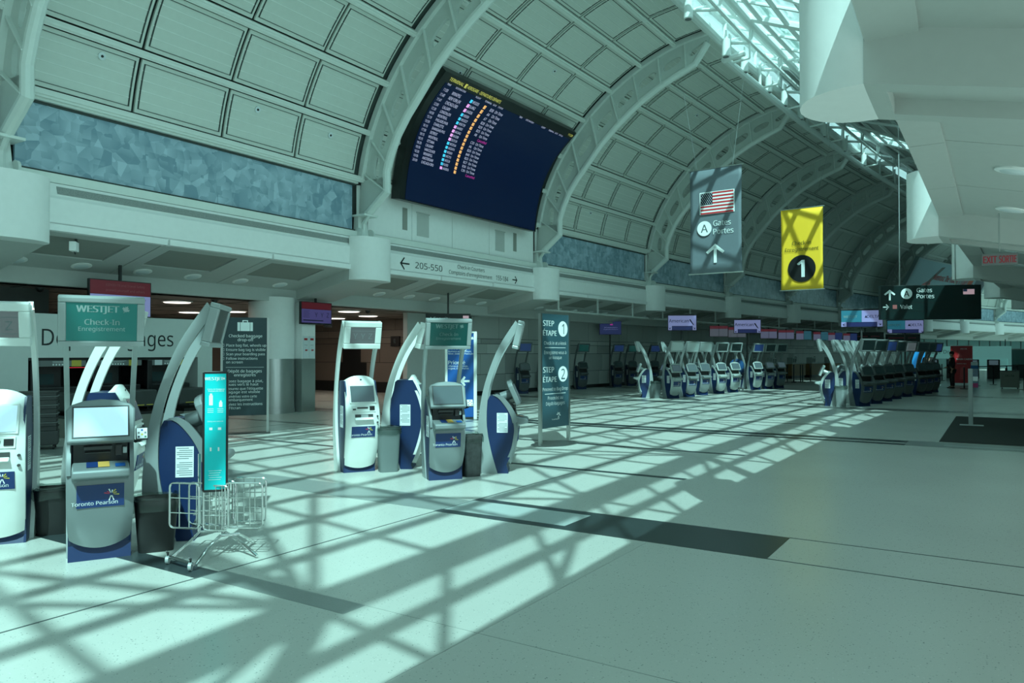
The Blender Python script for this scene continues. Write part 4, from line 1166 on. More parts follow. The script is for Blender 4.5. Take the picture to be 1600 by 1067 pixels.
# ------------------------------------------------------------------ bag sizer stand
t = thing('bag_sizer_stand', 'chrome wire bag sizer stand with tall turquoise WestJet panel on casters', 'bag sizer', (-5.42, 3.98, 0), math.radians(40))
iv = Matrix.Rotation(-math.radians(40), 4, 'Z') @ Matrix.Translation((5.42, -3.98, 0))
def L_(x, y, z): p = iv @ Vector((x, y, z)); return (p.x, p.y, p.z)
m = M(); m.tube([L_(-5.56, 3.86, .17), L_(-5.56, 3.86, .82)], .013, 8); m.build('post', chrome, t, smooth=True)
m = M(); m.tube([L_(-5.40, 3.97, .14), L_(-5.40, 3.97, .82)], .013, 8); m.build('post', chrome, t, smooth=True)
m = M(); m.tube([L_(-5.47, 3.56, .05), L_(-5.50, 3.72, .12), L_(-5.56, 3.86, .175), L_(-5.44, 4.0, .175), L_(-5.22, 4.02, .10), L_(-5.03, 4.02, .02)], .013, 8); m.build('foot', chrome, t, smooth=True)
m = M(); m.tube([L_(-5.14, 3.54, .04), L_(-5.26, 3.72, .10), L_(-5.38, 3.93, .155), L_(-5.30, 4.05, .155), L_(-5.42, 4.3, .02)], .013, 8); m.build('foot', chrome, t, smooth=True)
m = M(); m.tube([L_(-5.47, 3.54, .055), L_(-5.13, 3.52, .055)], .014, 8); m.build('caster_bar', steel, t, smooth=True)
for x, y in ((-5.48, 3.53), (-5.16, 3.51)):
    m = M(); q = Vector(L_(x, y, .035)); m.tube([q + Vector((-.012, 0, 0)), q + Vector((.012, 0, 0))], .033, 18); c_ = m.build('caster', kgreyl, t, smooth=True)
    m = M(); m.tube([q + Vector((0, 0, .02)), q + Vector((0, .01, .06))], .008, 6); m.tube([q + Vector((0, 0, .05)), q + Vector((0, -.035, .075))], .006, 6); m.build('brake_lever', blackish, c_)
def gate(p0, p1, z0, z1, nb, nh, name='wire_gate'):
    a = Vector((*p0, 0)); b = Vector((*p1, 0)); d = (b - a); Ln = d.length; d.normalize(); m = M()
    r = .035; pts = []
    for cx, cz, a0 in ((Ln - r, z1 - r, 0), (r, z1 - r, 90), (r, z0 + r, 180), (Ln - r, z0 + r, 270)):
        for k in range(5):
            an = math.radians(a0 + 22.5 * k); u = cx + r * math.cos(an); z = cz + r * math.sin(an); q = a + d * u; pts.append(L_(q.x, q.y, z))
    m.tube(pts, .008, 8, closed=True)
    for k in range(1, nb + 1):
        q = a + d * (Ln * k / (nb + 1)); m.tube([L_(q.x, q.y, z0), L_(q.x, q.y, z1)], .005, 6)
    for k in range(1, nh + 1):
        z = z0 + (z1 - z0) * k / (nh + 1); q0 = a; q1 = b; m.tube([L_(q0.x, q0.y, z), L_(q1.x, q1.y, z)], .005, 6)
    m.build(name, chrome, t, smooth=True)
gate((-5.66, 3.66), (-5.42, 3.76), .24, .60, 2, 2)
gate((-5.64, 3.82), (-5.38, 3.92), .24, .58, 3, 2)
gate((-5.50, 3.86), (-5.28, 4.00), .24, .60, 4, 2)
gate((-5.42, 3.80), (-5.24, 3.90), .22, .58, 3, 2)
gate((-5.28, 3.90), (-5.02, 4.06), .24, .60, 2, 2)
gate((-5.34, 4.02), (-5.10, 4.16), .26, .62, 2, 2)
m = M(); m.tube([L_(-5.64, 3.82, .25), L_(-5.42, 3.78, .25)], .006, 6); m.tube([L_(-5.40, 3.9, .25), L_(-5.05, 4.1, .25)], .006, 6); m.tube([L_(-5.5, 3.88, .25), L_(-5.25, 3.9, .25)], .006, 6); m.build('bottom_wire', chrome, t)
# tall panel: frame and turquoise print, facing the camera
pc = Vector((-5.34, 3.85, 0)); pang = math.radians(50)
m = M(); m.x = iv @ Matrix.Translation((pc.x, pc.y, 0)) @ Matrix.Rotation(pang, 4, 'Z')
X_ = m.x.copy()
m.box(-.098, -.080, -.012, .012, .54, 1.50); m.box(.080, .098, -.012, .012, .54, 1.50); m.box(-.09, .09, -.012, .012, 1.485, 1.505); m.box(-.09, .09, -.012, .012, .53, .55); m.build('sign_frame', blackish, t, bevel=.004)
m = M(); m.x = X_; m.box(-.082, .082, -.008, .008, .55, 1.487); sp = m.build('sign_panel', teal, t)
m = M(); m.x = X_
m.text('WESTJET', .036, -.012, 1.445, -.0095, .03); m.text('Carry-on baggage', .016, .005, 1.36, -.0095); m.text('Bagages de cabine', .014, .005, 1.345, -.0095)
m.box(-.048, -.020, -.0095, -.009, 1.23, 1.31); m.box(-.042, -.026, -.0095, -.009, 1.31, 1.325); m.box(.028, .052, -.0095, -.009, 1.215, 1.255); m.box(.034, .046, -.0095, -.009, 1.255, 1.268)
m.text('Sizing your carry-on', .013, .0, 1.10, -.0095)
m.box(-.045, -.022, -.0095, -.009, 1.03, 1.05); m.box(.02, .045, -.0095, -.009, 1.03, 1.05); m.box(-.04, -.028, -.0095, -.009, .86, .89); m.box(.02, .032, -.0095, -.009, .86, .89)
for k in range(5): m.box(-.05 + .006 * (k % 2), .05 - .008 * (k % 3), -.0095, -.009, .70 - .018 * k, .703 - .018 * k)
for k in range(3): m.box(-.06, -.015, -.0095, -.009, 1.20 - .014 * k, 1.203 - .014 * k); m.box(.015, .06, -.0095, -.009, 1.20 - .014 * k, 1.203 - .014 * k)
maple(m, .064, 1.445, .012, -.0095)
m.build('lettering', letterw, sp)

# ------------------------------------------------------------------ free standing signs
def fsign(name, lab, x, y, rz, w, z0, z1, mt_, posts, foot=True, th=.03, postx=None):
    t = thing(name, lab, 'sign', (x, y, 0), rz)
    m = M(); m.box(-w / 2, w / 2, -th / 2, th / 2, z0, z1); p = m.build('sign_panel', mt_, t)
    for sx in posts:
        m = M(); m.box(sx * w / 2 - .022, sx * w / 2 + .022, -.03, .03, 0, z1); m.build('post', steel, t)
    if foot:
        m = M(); m.box(-w / 2 - .04, w / 2 + .04, -.2, .2, 0, .012); m.build('foot_plate', steel, t, bevel=.004)
    return t, p
def add_text(par, items, y=-.018, mt_=letterw):
    m = M()
    for it in items:
        body, size, cx, cz = it[:4]; al = it[4] if len(it) > 4 else 'c'; b = it[5] if len(it) > 5 else 0.0; wx = it[6] if len(it) > 6 else 1.0
        m.text(body, size, cx, cz, y, b, al, wx, fit=it[7] if len(it) > 7 else None)
    return m.build('lettering', mt_, par)
a0 = Vector((-6.83, 11.52)); a1 = Vector((-6.77, 12.45)); mid = (a0 + a1) / 2
t, p = fsign('wayfinding_sign', 'tall slate sign reading STEP 1 and STEP 2 standing on the sunlit floor', mid.x, mid.y, math.atan2(a1.y - a0.y, a1.x - a0.x), .93, .31, 2.36, signslate, (-1, 1), foot=False)
m = M(); m.lathe([(.5, 0), (.5, .01), (.48, .014)], 40); m.v = [Vector((p_.x * 1.15, p_.y * .7, p_.z)) for p_ in m.v]; m.build('foot_plate', steel, t)
m = M(); m.disc(.25, 2.10, .155, -.017, rz=.92); m.build('number_disc', letterw, p); m = M(); m.disc(.25, 1.27, .155, -.017, rz=.92); m.build('number_disc', letterw, p)
add_text(p, [('1', .27, .25, 2.10), ('2', .27, .25, 1.27)], -.024, signslate)
def F_(b, sz, cx, cz, w, al='c', bo=.004): return (b, sz, cx, cz, al, bo, 1.0, w)
add_text(p, [F_('STEP', .140, -.40, 2.19, .35, 'l', .02), F_('ÉTAPE', .135, -.40, 2.015, .44, 'l', .02), F_('STEP', .140, -.40, 1.355, .35, 'l', .02), F_('ÉTAPE', .135, -.40, 1.18, .44, 'l', .02),
             F_('Check in at a kiosk', .085, 0, 1.835, .74), F_('Enregistrez-vous à', .085, 0, 1.665, .73), F_('un kiosque', .085, 0, 1.575, .42),
             F_('Proceed to Bag Drop', .085, 0, 1.005, .83), F_('Procédez au', .085, 0, .845, .50), F_('Dépôt-bagages', .085, 0, .745, .62), ('Toronto Pearson', .032, 0, .455)], -.018)
m = M(); m.box(-.34, .34, -.019, -.016, 1.748, 1.756); m.box(-.34, .34, -.019, -.016, .916, .924); runlogo(m, m, m, .10, .52, .07, -.0185); m.build('lettering', letterw, p)

bx, by = -13.09, 10.13
t, p = fsign('baggage_sign', 'dark slate sign listing checked baggage drop-off steps under a suitcase symbol', bx, by, face(bx, by, 0), .90, .37, 2.39, signdark, (-1, 1), foot=False)
m = M(); m.box(-.5, .5, -.15, .15, 0, .015); m.build('foot_plate', darkgrey, t)
add_text(p, [F_('Checked baggage', .085, .01, 2.01, .65, 'c', .012), F_('drop-off', .085, .01, 1.93, .31, 'c', .012)] +
         [('•', .08, -.42, z) for z in (1.815, 1.725, 1.635, 1.545)] +
         [F_(b, .075, -.365, z, w, 'l', .008) for b, z, w in (('Place bag flat, wheels up', 1.815, .78), ('Ensure bag tag is visible', 1.725, .765), ('Scan your boarding pass', 1.635, .755), ('Follow instructions', 1.545, .61), ('on screen', 1.47, .32))] +
         [F_('Dépôt de bagages', .085, 0, 1.285, .66, 'c', .012), F_('enregistrés', .085, 0, 1.205, .42, 'c', .012)] +
         [F_(b, .075, -.365, z, w, 'l', .008) for b, z, w in (('Posez bagage à plat,', 1.08, .72), ('roues vers le haut', 1.01, .63), ("Assurez que l'étiquette", .925, .72), ('bagage est visible', .855, .66), ('Numérisez votre carte', .765, .60), ("d'embarquement", .695, .52), ('Suivez les instructions', .605, .71), ("à l'écran", .53, .28))])
m = M(); m.box(-.15, .15, -.019, -.016, 2.11, 2.29); m.box(-.055, .055, -.019, -.016, 2.315, 2.335); m.box(-.055, -.035, -.019, -.016, 2.29, 2.32); m.box(.035, .055, -.019, -.016, 2.29, 2.32); m.box(-.37, .37, -.019, -.016, 1.36, 1.365); m.build('suitcase_symbol', letterw, p)
m = M(); m.box(-.100, -.092, -.022, -.018, 2.11, 2.29); m.box(.092, .100, -.022, -.018, 2.11, 2.29); m.build('suitcase_straps', signdark, p)

wx_, wy_ = -11.37, 15.27
t, p = fsign('priority_sign', 'bright blue WestJet priority sign with white border and left arrow behind the middle kiosks', wx_, wy_, face(wx_, wy_, 6), .72, .05, 2.17, signblue, (), foot=False)
m = M(); m.box(.32, .40, -.04, .04, 0, 2.19); m.box(-.40, -.34, -.04, .04, 0, 2.19); m.box(-.4, .4, -.03, .03, 2.16, 2.2); m.build('sign_frame', kwhite, t)
add_text(p, [('WESTJET', .15, -.06, 2.03, 'c', .02), ('Priority', .15, -.32, 1.80, 'l', .012), ('Business and Premium,', .055, -.32, 1.70, 'l'), ('Silver, Gold and Platinum', .055, -.32, 1.64, 'l'), ('Priorité', .13, -.32, 1.42, 'l', .012), ('Affaires et Privilège,', .055, -.32, 1.33, 'l'), ('Argent, Or et Platine', .055, -.32, 1.27, 'l')])
m = M(); arrow2(m, .1, .95, .24, .055, PI, -.018); maple(m, .28, 2.03, .05, -.018); m.build('arrow', letterw, p)

# small post sign on the mat
t = thing('post_sign', 'pale metal post with small notice plate standing on the dark mat', 'sign', (-.55, 20.2, 0), face(-.55, 20.2, 0))
m = M(); m.box(-.045, .045, -.02, .02, .01, 1.30); m.build('post', kgreyl, t, bevel=.004)
m = M(); m.box(-.22, .25, -.16, .16, 0, .014); m.build('foot_plate', kgreyl, t, bevel=.003)
m = M(); m.box(.045, .15, -.008, .008, .86, 1.30); p = m.build('notice_plate', glassmat('notice_acrylic', (.75, .8, .8)), t)
m = M(); m.box(.048, .147, -.011, -.008, 1.02, 1.12); m.build('notice_paper', paper, p)
m = M(); m.box(.048, .147, -.011, -.008, .87, .97); m.build('notice_print', mat('print_magenta', (.30, .02, .12), .5), p)

m = M(); m.box(-.95, 30, 16.2, 22.9, 0.0, .010); m.build('floor_mat', matm); tag(bpy.data.objects['floor_mat'], 'large black entrance mat on the floor at the right of the photo', 'mat')

# ------------------------------------------------------------------ hanging banners and signs
def wires(m, pts):
    for a, b in pts: m.tube([a, b], .006, 5)
def banner(name, lab, s, n0, n1, z0, z1, mt_):
    a = H(s, n0, 0); b = H(s, n1, 0); c = (a + b) / 2; rzz = math.atan2(b.y - a.y, b.x - a.x)
    t = thing(name, lab, 'banner', (c.x, c.y, z0), rzz); w = (b - a).length; h = z1 - z0
    m = M(); vs = []; nx, nz = 14, 10
    for j in range(nz + 1):
        for i in range(nx + 1):
            u = i / nx; v = j / nz; x = -w / 2 + w * u; x *= 1 - .02 * math.sin(PI * v)
            vs.append((x, .010 * math.sin(u * PI * 1.3 + v * 2) * math.sin(PI * v), h * v))
    m.raw(vs, [(j * (nx + 1) + i, j * (nx + 1) + i + 1, (j + 1) * (nx + 1) + i + 1, (j + 1) * (nx + 1) + i) for j in range(nz) for i in range(nx)])
    p = m.build('banner_cloth', mt_, t, smooth=True, solid=.006)
    for z in (0, h):
        m = M(); m.tube([(-w / 2 - .05, 0, z), (w / 2 + .05, 0, z)], .018, 8); m.build('banner_rod', steel, t)
    return t, p, w, h, c, rzz
t, p, w, h, c, rzz = banner('gate_banner', 'grey hanging banner with American flag, circled A and up arrow', 2.93, 6.0, 7.68, 4.16, 7.46, bannergrey)
m = M(); m.box(-.50, .62, -.034, -.026, 1.86, 2.56); fl = m.build('flag', letterw, p)
m = M()
for k in range(7):
    z = 2.53 - k * .1035 + .012; x0 = -.08 if k < 4 else -.47
    m.box(x0, .59, -.038, -.034, z - .055, z - .003)
m.build('flag_stripes', flagred, fl)
m = M(); m.box(-.47, -.08, -.039, -.033, 2.16, 2.53); ca = m.build('flag_canton', flagblue, fl)
m = M()
for r in range(7):
    for q in range(6 if r % 2 == 0 else 5):
        m.box(-.445 + q * .064 + (.032 if r % 2 else 0), -.425 + q * .064 + (.032 if r % 2 else 0), -.0405, -.039, 2.19 + r * .05, 2.21 + r * .05)
m.build('stars', letterw, ca)
m = M(); m.disc(-.35, 1.42, .235, -.03); ci = m.build('letter_disc', letterw, p)
add_text(ci, [('A', .36, -.35, 1.42, 'c', .012)], -.036, bannergrey)
add_text(p, [F_('Gates', .24, -.06, 1.56, .56, 'l', .012), F_('Portes', .24, -.06, 1.30, .64, 'l', .012)], -.03)
m = M(); arrow2(m, 0, .62, .60, .095, PI / 2, -.034); m.build('arrow', letterw, p)
lw_ = lambda x, z: Vector((x, 0, z))
inv_ = Matrix.Rotation(-rzz, 4, 'Z') @ Matrix.Translation((-c.x, -c.y, -4.16))
m = M(); wires(m, [(lw_(-.6, h), lw_(-1.05, h + 2.6)), (lw_(.55, h), inv_ @ H(3.2, 6.95, 11.05))]); m.build('hanging_wire', steel, t)
t, p, w, h, c, rzz = banner('check_in_banner', 'yellow hanging banner reading Check-in Enregistrement with black circled 1', 3.62, 7.0, 8.52, 4.00, 7.02, yellow)
m = M(); m.disc(0, .78, .50, -.03); ci = m.build('number_disc', blackish, p)
add_text(ci, [('1', .90, -.03, .78, 'c', .02)], -.036)
add_text(p, [F_('Check-in', .20, 0, 1.73, .68), F_('Enregistrement', .19, 0, 1.50, 1.20)], -.03, mat('ink_olive', (.12, .12, .03), .6))
inv_ = Matrix.Rotation(-rzz, 4, 'Z') @ Matrix.Translation((-c.x, -c.y, -4.0))
m = M(); wires(m, [(lw_(-.45, h), lw_(-.85, h + 1.6)), (lw_(.45, h), inv_ @ H(4.4, 6.95, 11.05))]); m.build('hanging_wire', steel, t)

# overhead direction sign
a = Vector((-2.30, 19.9)); b = Vector((-.46, 21.2)); s_ = 1.05
a = Vector((-2.42, 21.0)) ; b = Vector((-.50, 22.3))
c = (a + b) / 2; rzz = math.radians(25); wd = 2.36
t = thing('overhead_sign', 'dark green hanging direction sign reading Gates Portes and Valet', 'sign', (c.x, c.y, 2.50), rzz)
m = M(); m.box(-wd / 2, wd / 2, -.09, .09, 0, .86); p = m.build('sign_box', signgreen, t, bevel=.006)
m = M(); m.box(-wd / 2 + .01, wd / 2 - .01, -.093, -.089, .425, .435); m.box(-wd / 2 + .01, wd / 2 - .01, -.093, -.089, .205, .213); m.build('sign_joint', blackish, p)
m = M(); arrow2(m, -.97, .62, .27, .045, PI / 2, -.095); arrow2(m, -1.06, .315, .15, .026, 0, -.095); m.build('arrow', letterw, p)
m = M(); m.disc(-.57, .65, .135, -.092); ci = m.build('letter_disc', letterw, p); add_text(ci, [('A', .20, -.57, .65, 'c', .012)], -.099, signgreen)
add_text(p, [F_('Gates', .15, -.33, .735, .36, 'l', .012), F_('Portes', .15, -.33, .585, .41, 'l', .012), F_('Valet', .14, -.72, .32, .28, 'l', .012)], -.095)
m = M(); m.box(.76, 1.02, -.096, -.09, .62, .75); fl = m.build('flag', mat('flag_pale', (.55, .38, .42), .5, emit=(.25, .16, .19), es=1), p); m = M(); m.box(.76, .85, -.098, -.096, .69, .75); m.build('flag_canton', mat('canton_dim', (.05, .08, .2), .5), fl)
m = M(); m.box(-.90, -.80, -.096, -.09, .27, .37); m.build('valet_symbol', mat('valet_red', (.35, .10, .10), .5), p)
m = M(); m.tube([(-.70, 0, .86), (-.70, 0, 4.2)], .016, 6); m.tube([(.62, 0, .86), (.62, 0, 4.2)], .016, 6); m.tube([(-.70, 0, 4.2), (-.70, 0, 7.9)], .004, 5); m.tube([(.62, 0, 4.2), (.62, 0, 7.5)], .004, 5); m.build('hanging_rod', steel, t)

t = thing('exit_sign', 'small red lettered EXIT SORTIE sign hung from the right soffit', 'sign', (.02, 13.78, 3.0), math.radians(8))
m = M(); m.box(-.235, .235, -.03, .03, 0, .18); p = m.build('sign_box', midgrey, t, bevel=.004)
add_text(p, [('EXIT', .15, -.125, .09, 'c', .012, .62), ('SORTIE', .15, .105, .09, 'c', .012, .46)], -.033, mat('exit_red', (.16, .008, .015), .5, emit=(.10, .003, .008), es=1))
m = M(); m.tube([(.0, 0, .21), (.0, 0, .80)], .01, 6); m.build('hanging_rod', steel, t)

mat('flag_pale', (.55, .38, .42), .5, emit=(.25, .16, .19), es=1)
def screen_thing(name, lab, x, y, z, rz, w, h, parts, group=None, pole=0.0, hang=0.0, tilt=0.0, cat='display screen'):
    t = thing(name, lab, cat, (x, y, z), rz, group)
    X_ = Matrix.Rotation(tilt, 4, 'X')
    m = M(); m.x = X_; m.box(-w / 2, w / 2, -.03, .05, -h / 2, h / 2); p = m.build('screen_housing', blackish, t, bevel=.005)
    for (x0, x1, z0, z1, mt_) in parts:
        m = M(); m.x = X_; m.box(x0 * w / 2, x1 * w / 2, -.034, -.030, z0 * h / 2, z1 * h / 2); m.build('screen', mt_, p)
    if pole:
        m = M(); m.tube([(0, .08, -z), (0, .08, pole)], .035, 8); m.build('pole', darkgrey, t); m = M(); m.lathe([(.25, -z), (.25, -z + .015)], 20, 0, .08); m.build('foot_plate', darkgrey, t)
    if hang:
        m = M(); m.box(-.03, .03, 0, .04, h / 2 - .02, h / 2 + hang); m.build('mounting_bracket', blackish, t)
    return t, p, X_
def st(p, X_, items, mt_):
    m = M(); m.x = X_
    for it in items: m.text(it[0], it[1], it[2], it[3], -.036, it[4] if len(it) > 4 else 0)
    m.build('lettering', mt_, p)
def amtail(m):
    m.raw([(.30, -.036, .12), (.36, -.036, .14), (.52, -.036, -.12), (.46, -.036, -.10), (.40, -.036, -.02)], [(0, 1, 2, 3, 4)])
for (x, y, z, w, h, lab) in ((-11.8, 32.25, 3.02, 1.26, .74, 'pole mounted screen reading American above the second kiosk of the near row'), (-10.07, 36.34, 2.95, 1.24, .70, 'pole mounted screen reading American farther along the row by the office chair')):
    t, p, X_ = screen_thing('airline_screen', lab, x, y, z, face(x, y, 8), w, h, [(-.97, .97, -.42, .82, lav_scr), (-.70, .70, -.92, -.44, navy_scr), (-.97, -.72, -.92, -.42, lav_scr), (.72, .97, -.92, -.42, lav_scr)], 'pole mounted airline screens', pole=-.3)
    st(p, X_, [('American', .20, -.15, .07, .01)], navyink)
    m = M(); m.x = X_; amtail(m); arrow2(m, -.53, -.26, .10, .02, -2.35, -.036); arrow2(m, .53, -.26, .10, .02, -.78, -.036); m.build('logo', navyink, p)
for (x, y, z, w, h, lab) in ((-4.57, 32.75, 3.05, 1.55, .74, 'pole mounted screen split between WestJet and Delta, left of the green hanging sign'), (-3.43, 37.05, 2.83, 1.45, .62, 'pole mounted screen split between WestJet and Delta, just under the green hanging sign')):
    t, p, X_ = screen_thing('airline_screen', lab, x, y, z, face(x, y, 8), w, h, [(-.97, 0, -.42, .82, wj_scr), (0, .97, -.42, .82, lav_scr), (-.70, .70, -.92, -.44, navy_scr), (-.97, -.72, -.92, -.42, lav_scr), (.72, .97, -.92, -.42, lav_scr)], 'pole mounted airline screens', pole=-.25)
    st(p, X_, [('WESTJET', .13, -.42, .06, .01)], letterg)
    st(p, X_, [('DELTA', .16, .42, .06, .01)], navyink)
    m = M(); m.x = X_; m.raw([(.10, -.036, .01), (.20, -.036, .01), (.15, -.036, .12)], [(0, 1, 2)]); arrow2(m, -.66, -.25, .10, .02, -2.35, -.036); arrow2(m, .66, -.25, .10, .02, -.78, -.036); m.build('logo', navyink, p)
t, p, X_ = screen_thing('wall_screen', 'navy screen on a pole by the panelled wall, right of the STEP sign', -15.8, 33.3, 2.88, face(-15.8, 33.3, 10), 1.08, .66, [(-.96, .96, -.94, .94, navy_scr)], pole=-.3)
st(p, X_, [('Self-service check-in', .07, .02, .02), ('Enregistrement libre-service', .055, .02, -.07)], lav_scr); st(p, X_, [('AIR', .09, .05, .16, .02)], emagenta)
t, p, X_ = screen_thing('notice_screen', 'hanging screen with red health notice behind the near WestJet kiosk sign', -16.05, 9.18, 2.84, math.radians(90), 1.38, .78, [(-.97, .97, .20, .95, maroon_scr), (-.97, .97, -.95, .18, lav_scr)], hang=.45, pole=0)
st(p, X_, [('COVID-19 and Travel Safely', .07, .10, .28), ('protect yourself and others', .07, .10, .17)], mat('letter_rose', (.3, .12, .13), .5))
m = M(); m.x = X_; m.text('Maintain', .08, -.45, -.01, -.036, .01); m.text('Keep your distance', .06, .3, -.01, -.036); m.build('lettering', navyink, p)
t, p, X_ = screen_thing('notice_screen', 'hanging violet screen reading YYZ beside the round pillar', -16.4, 15.1, 2.79, math.radians(90), 1.16, .64, [(-.95, .95, .36, .94, maroon_scr), (-.95, .95, -.86, .34, violet_scr)], hang=.35)
st(p, X_, [('Y', .19, -.02, -.04), ('Y', .19, .20, -.04), ('Z', .19, .42, -.04)], navyink)
m = M(); m.x = X_
for k in range(5): m.box(-.50, -.26 - .03 * (k % 2), -.0355, -.034, .06 - .045 * k, .07 - .045 * k)
m.box(-.50, .25, -.0355, -.034, -.22, -.19); m.build('lettering', navyink, p)
t, p, X_ = screen_thing('security_sign', 'dark hanging sign with flag behind the dim WestJet kiosk sign', -15.5, 20.1, 2.71, face(-15.5, 20.1, 0), 1.5, .54, [(.66, .92, .25, .75, MATS['flag_pale'])], hang=.72, cat='sign')
st(p, X_, [('A Security', .15, -.28, .10, .01)], letterw); m = M(); m.x = X_; m.disc(.59, -.12, .08, -.036); m.build('symbol_disc', letterw, p)
for (x, y, z, lab, sz_, bd) in ((-19.6, 18.6, 2.68, 'small running man exit sign hung in the brown recess', .26, '>'), (-21.0, 23.66, 2.15, 'small dark restroom sign on the brown panel wall', .42, 'ii')):
    t, p, X_ = screen_thing('pictogram_sign', lab, x, y, z, face(x, y, 0) if bd == '>' else 0, sz_ * 1.1, sz_, [], hang=.3 if bd == '>' else 0, cat='sign'); st(p, X_, [(bd, sz_ * .6, 0, 0, .01)], letterg)
# notices on the pillar boxing
for s, lab in ((1.945, 'white YYZ notice on the pillar, left one of the pair'), (1.97, 'white YYZ notice on the pillar, right one of the pair')):
    q = H(s, -1.92, 0); t = thing('pillar_notice', lab, 'notice', (q.x, q.y, 1.52), math.atan2(H(2, 0).y - H(1.9, 0).y, H(2, 0).x - H(1.9, 0).x), 'notices on the pillar')
    m = M(); m.box(-.10, .10, -.006, .0, 0, .62); p = m.build('notice_sheet', paper, t)
    m = M(); m.box(-.06, .06, -.009, -.006, .50, .56); m.box(-.02, .06, -.009, -.006, .20, .24); m.build('notice_heading', redm, p); add_text(p, [('Y Y Z', .05, 0, .36), ('-', .1, 0, .29)], -.008, inkm)

mon_m = mat('monitor_maroon', (.05, .01, .015), .3, emit=(.055, .012, .018), es=1); mon_g = mat('monitor_grey', (.05, .06, .07), .3, emit=(.05, .06, .075), es=1); mon_v = mat('monitor_lavender', (.06, .07, .10), .3, emit=(.06, .07, .11), es=1); mon_t = mat('monitor_petrol', (.02, .06, .08), .3, emit=(.015, .06, .08), es=1); mon_n = mat('monitor_navy', (.01, .02, .06), .3, emit=(.01, .02, .065), es=1)
MS = [4.85, 5.12, 5.62, 5.93, 6.25, 6.58, 6.88, 7.2]
# monitors over the counters
for k in range(8):
    s = MS[k]; q = H(s, -.12, 0)
    ms = [mon_m, dark_scr] ; two = [(mon_m, mon_g), (mon_m, mon_g), (mon_m, mon_v), (mon_m, mon_v), (mon_m, mon_t), (mon_m, mon_t), (mon_m, mon_n), (mon_m, mon_n)][k]
    lo = [mon_g, mon_g, mon_v, mon_v, mon_t, mon_t, mon_n, mon_n][k]
    t, p, X_ = screen_thing('counter_monitor', 'double counter monitor, %s from the near end of the hanging row' % ordl[k], q.x, q.y, 2.86, face(q.x, q.y, 12), 1.0, .60, [(-.97, -.02, .45, .94, mon_m), (-.97, -.02, -.94, .43, mon_v if k > 1 else mon_g), (.02, .97, .45, .94, mon_m if k < 4 else lo), (.02, .97, -.94, .43, lo if k != 3 else mon_v)], 'monitors above the check-in counters', hang=.16)
# ------------------------------------------------------------------ bag drop unit
t = thing('bag_drop_unit', 'white bag drop portal lettered Dépôt-bagages with black self-service bays', 'bag drop machine', (-16.4, 8.8, 0), PI / 2)
# local x runs along the hall, local -y faces the hall
m = M(); m.box(-3.6, 2.85, -.1, 1.2, 1.56, 2.46); m.box(-3.6, -1.35, -.1, 1.2, 0, 1.56); m.box(2.45, 2.85, -.1, 1.2, 0, 1.56); m.box(-1.35, 2.45, 1.1, 1.2, 0, 1.56); p = m.build('portal', mat('portal_white', (.62, .68, .66), .45), t)
m = M(); m.text('Dépôt-bagages', .48, .35, 1.98, -.104, .0, 'c', fit=2.9); m.build('lettering', inkm, p)
m = M(); m.box(-1.33, 2.43, -.02, 1.1, 1.50, 1.57); m.box(-1.33, 2.43, 1.0, 1.1, 0, 1.5); m.build('recess_lining', blackish, t)
for k in range(3):
    x0 = -1.28 + k * 1.24
    m = M(); m.box(x0, x0 + 1.14, .05, 1.0, .0, .95); m.box(x0, x0 + .12, -.05, 1.0, 0, 1.5); m.box(x0 + .12, x0 + .75, .25, 1.0, .9, 1.5); b_ = m.build('machine_body', blackish, t, bevel=.02)
    m = M(); m.box(x0 + .22, x0 + .58, .235, .25, 1.0, 1.22); m.build('machine_screen', mat('machine_screen', (.02, .05, .055), .2), b_)
    m = M(); m.box(x0 + .02, x0 + 1.1, -.04, -.02, 1.38, 1.50); s_ = m.build('instruction_strip', midgrey, t)
    m = M(); m.box(x0 + .80, x0 + 1.0, -.046, -.04, 1.375, 1.505); m.build('caution_label', mat('label_yellow', (.55, .45, .06), .5), s_)
    m = M(); m.box(x0 + .18, x0 + .36, -.046, -.04, 1.38, 1.50); m.build('instruction_label', paper if k else midgrey, s_)
    m = M()
    for q in range(5): m.box(x0 + .42 + .06 * q, x0 + .45 + .06 * q, -.048, -.04, 1.40, 1.43)
    for q in range(3): m.box(x0 + .42, x0 + .74 - .05 * q, -.048, -.04, 1.48 - q * .015, 1.484 - q * .015)
    m.build('lettering', letterw, s_)
    m = M(); m.box(x0 + .15, x0 + 1.05, -1.2, .1, .0, .36); m.build('conveyor_base', beige, t, bevel=.01)
    m = M(); m.box(x0 + .2, x0 + 1.0, -1.15, .1, .36, .42); m.build('conveyor_belt', blackish, t)
    m = M(); m.box(x0 + .25, x0 + .95, -.9, -.3, .50, .86); m.build('scanner_hood', darkgrey, t, bevel=.03)
    m = M(); m.box(x0 + .4, x0 + .65, -.905, -.9, .53, .55); m.box(x0 + .7, x0 + .85, -.905, -.9, .53, .55); m.build('indicator_strip', kyel, t)
m = M(); m.box(-.62, -.02, -.047, -.04, 1.345, 1.355); m.build('red_light', mat('red_line', (.6, .05, .06), .5, emit=(.6, .03, .05), es=1), t)
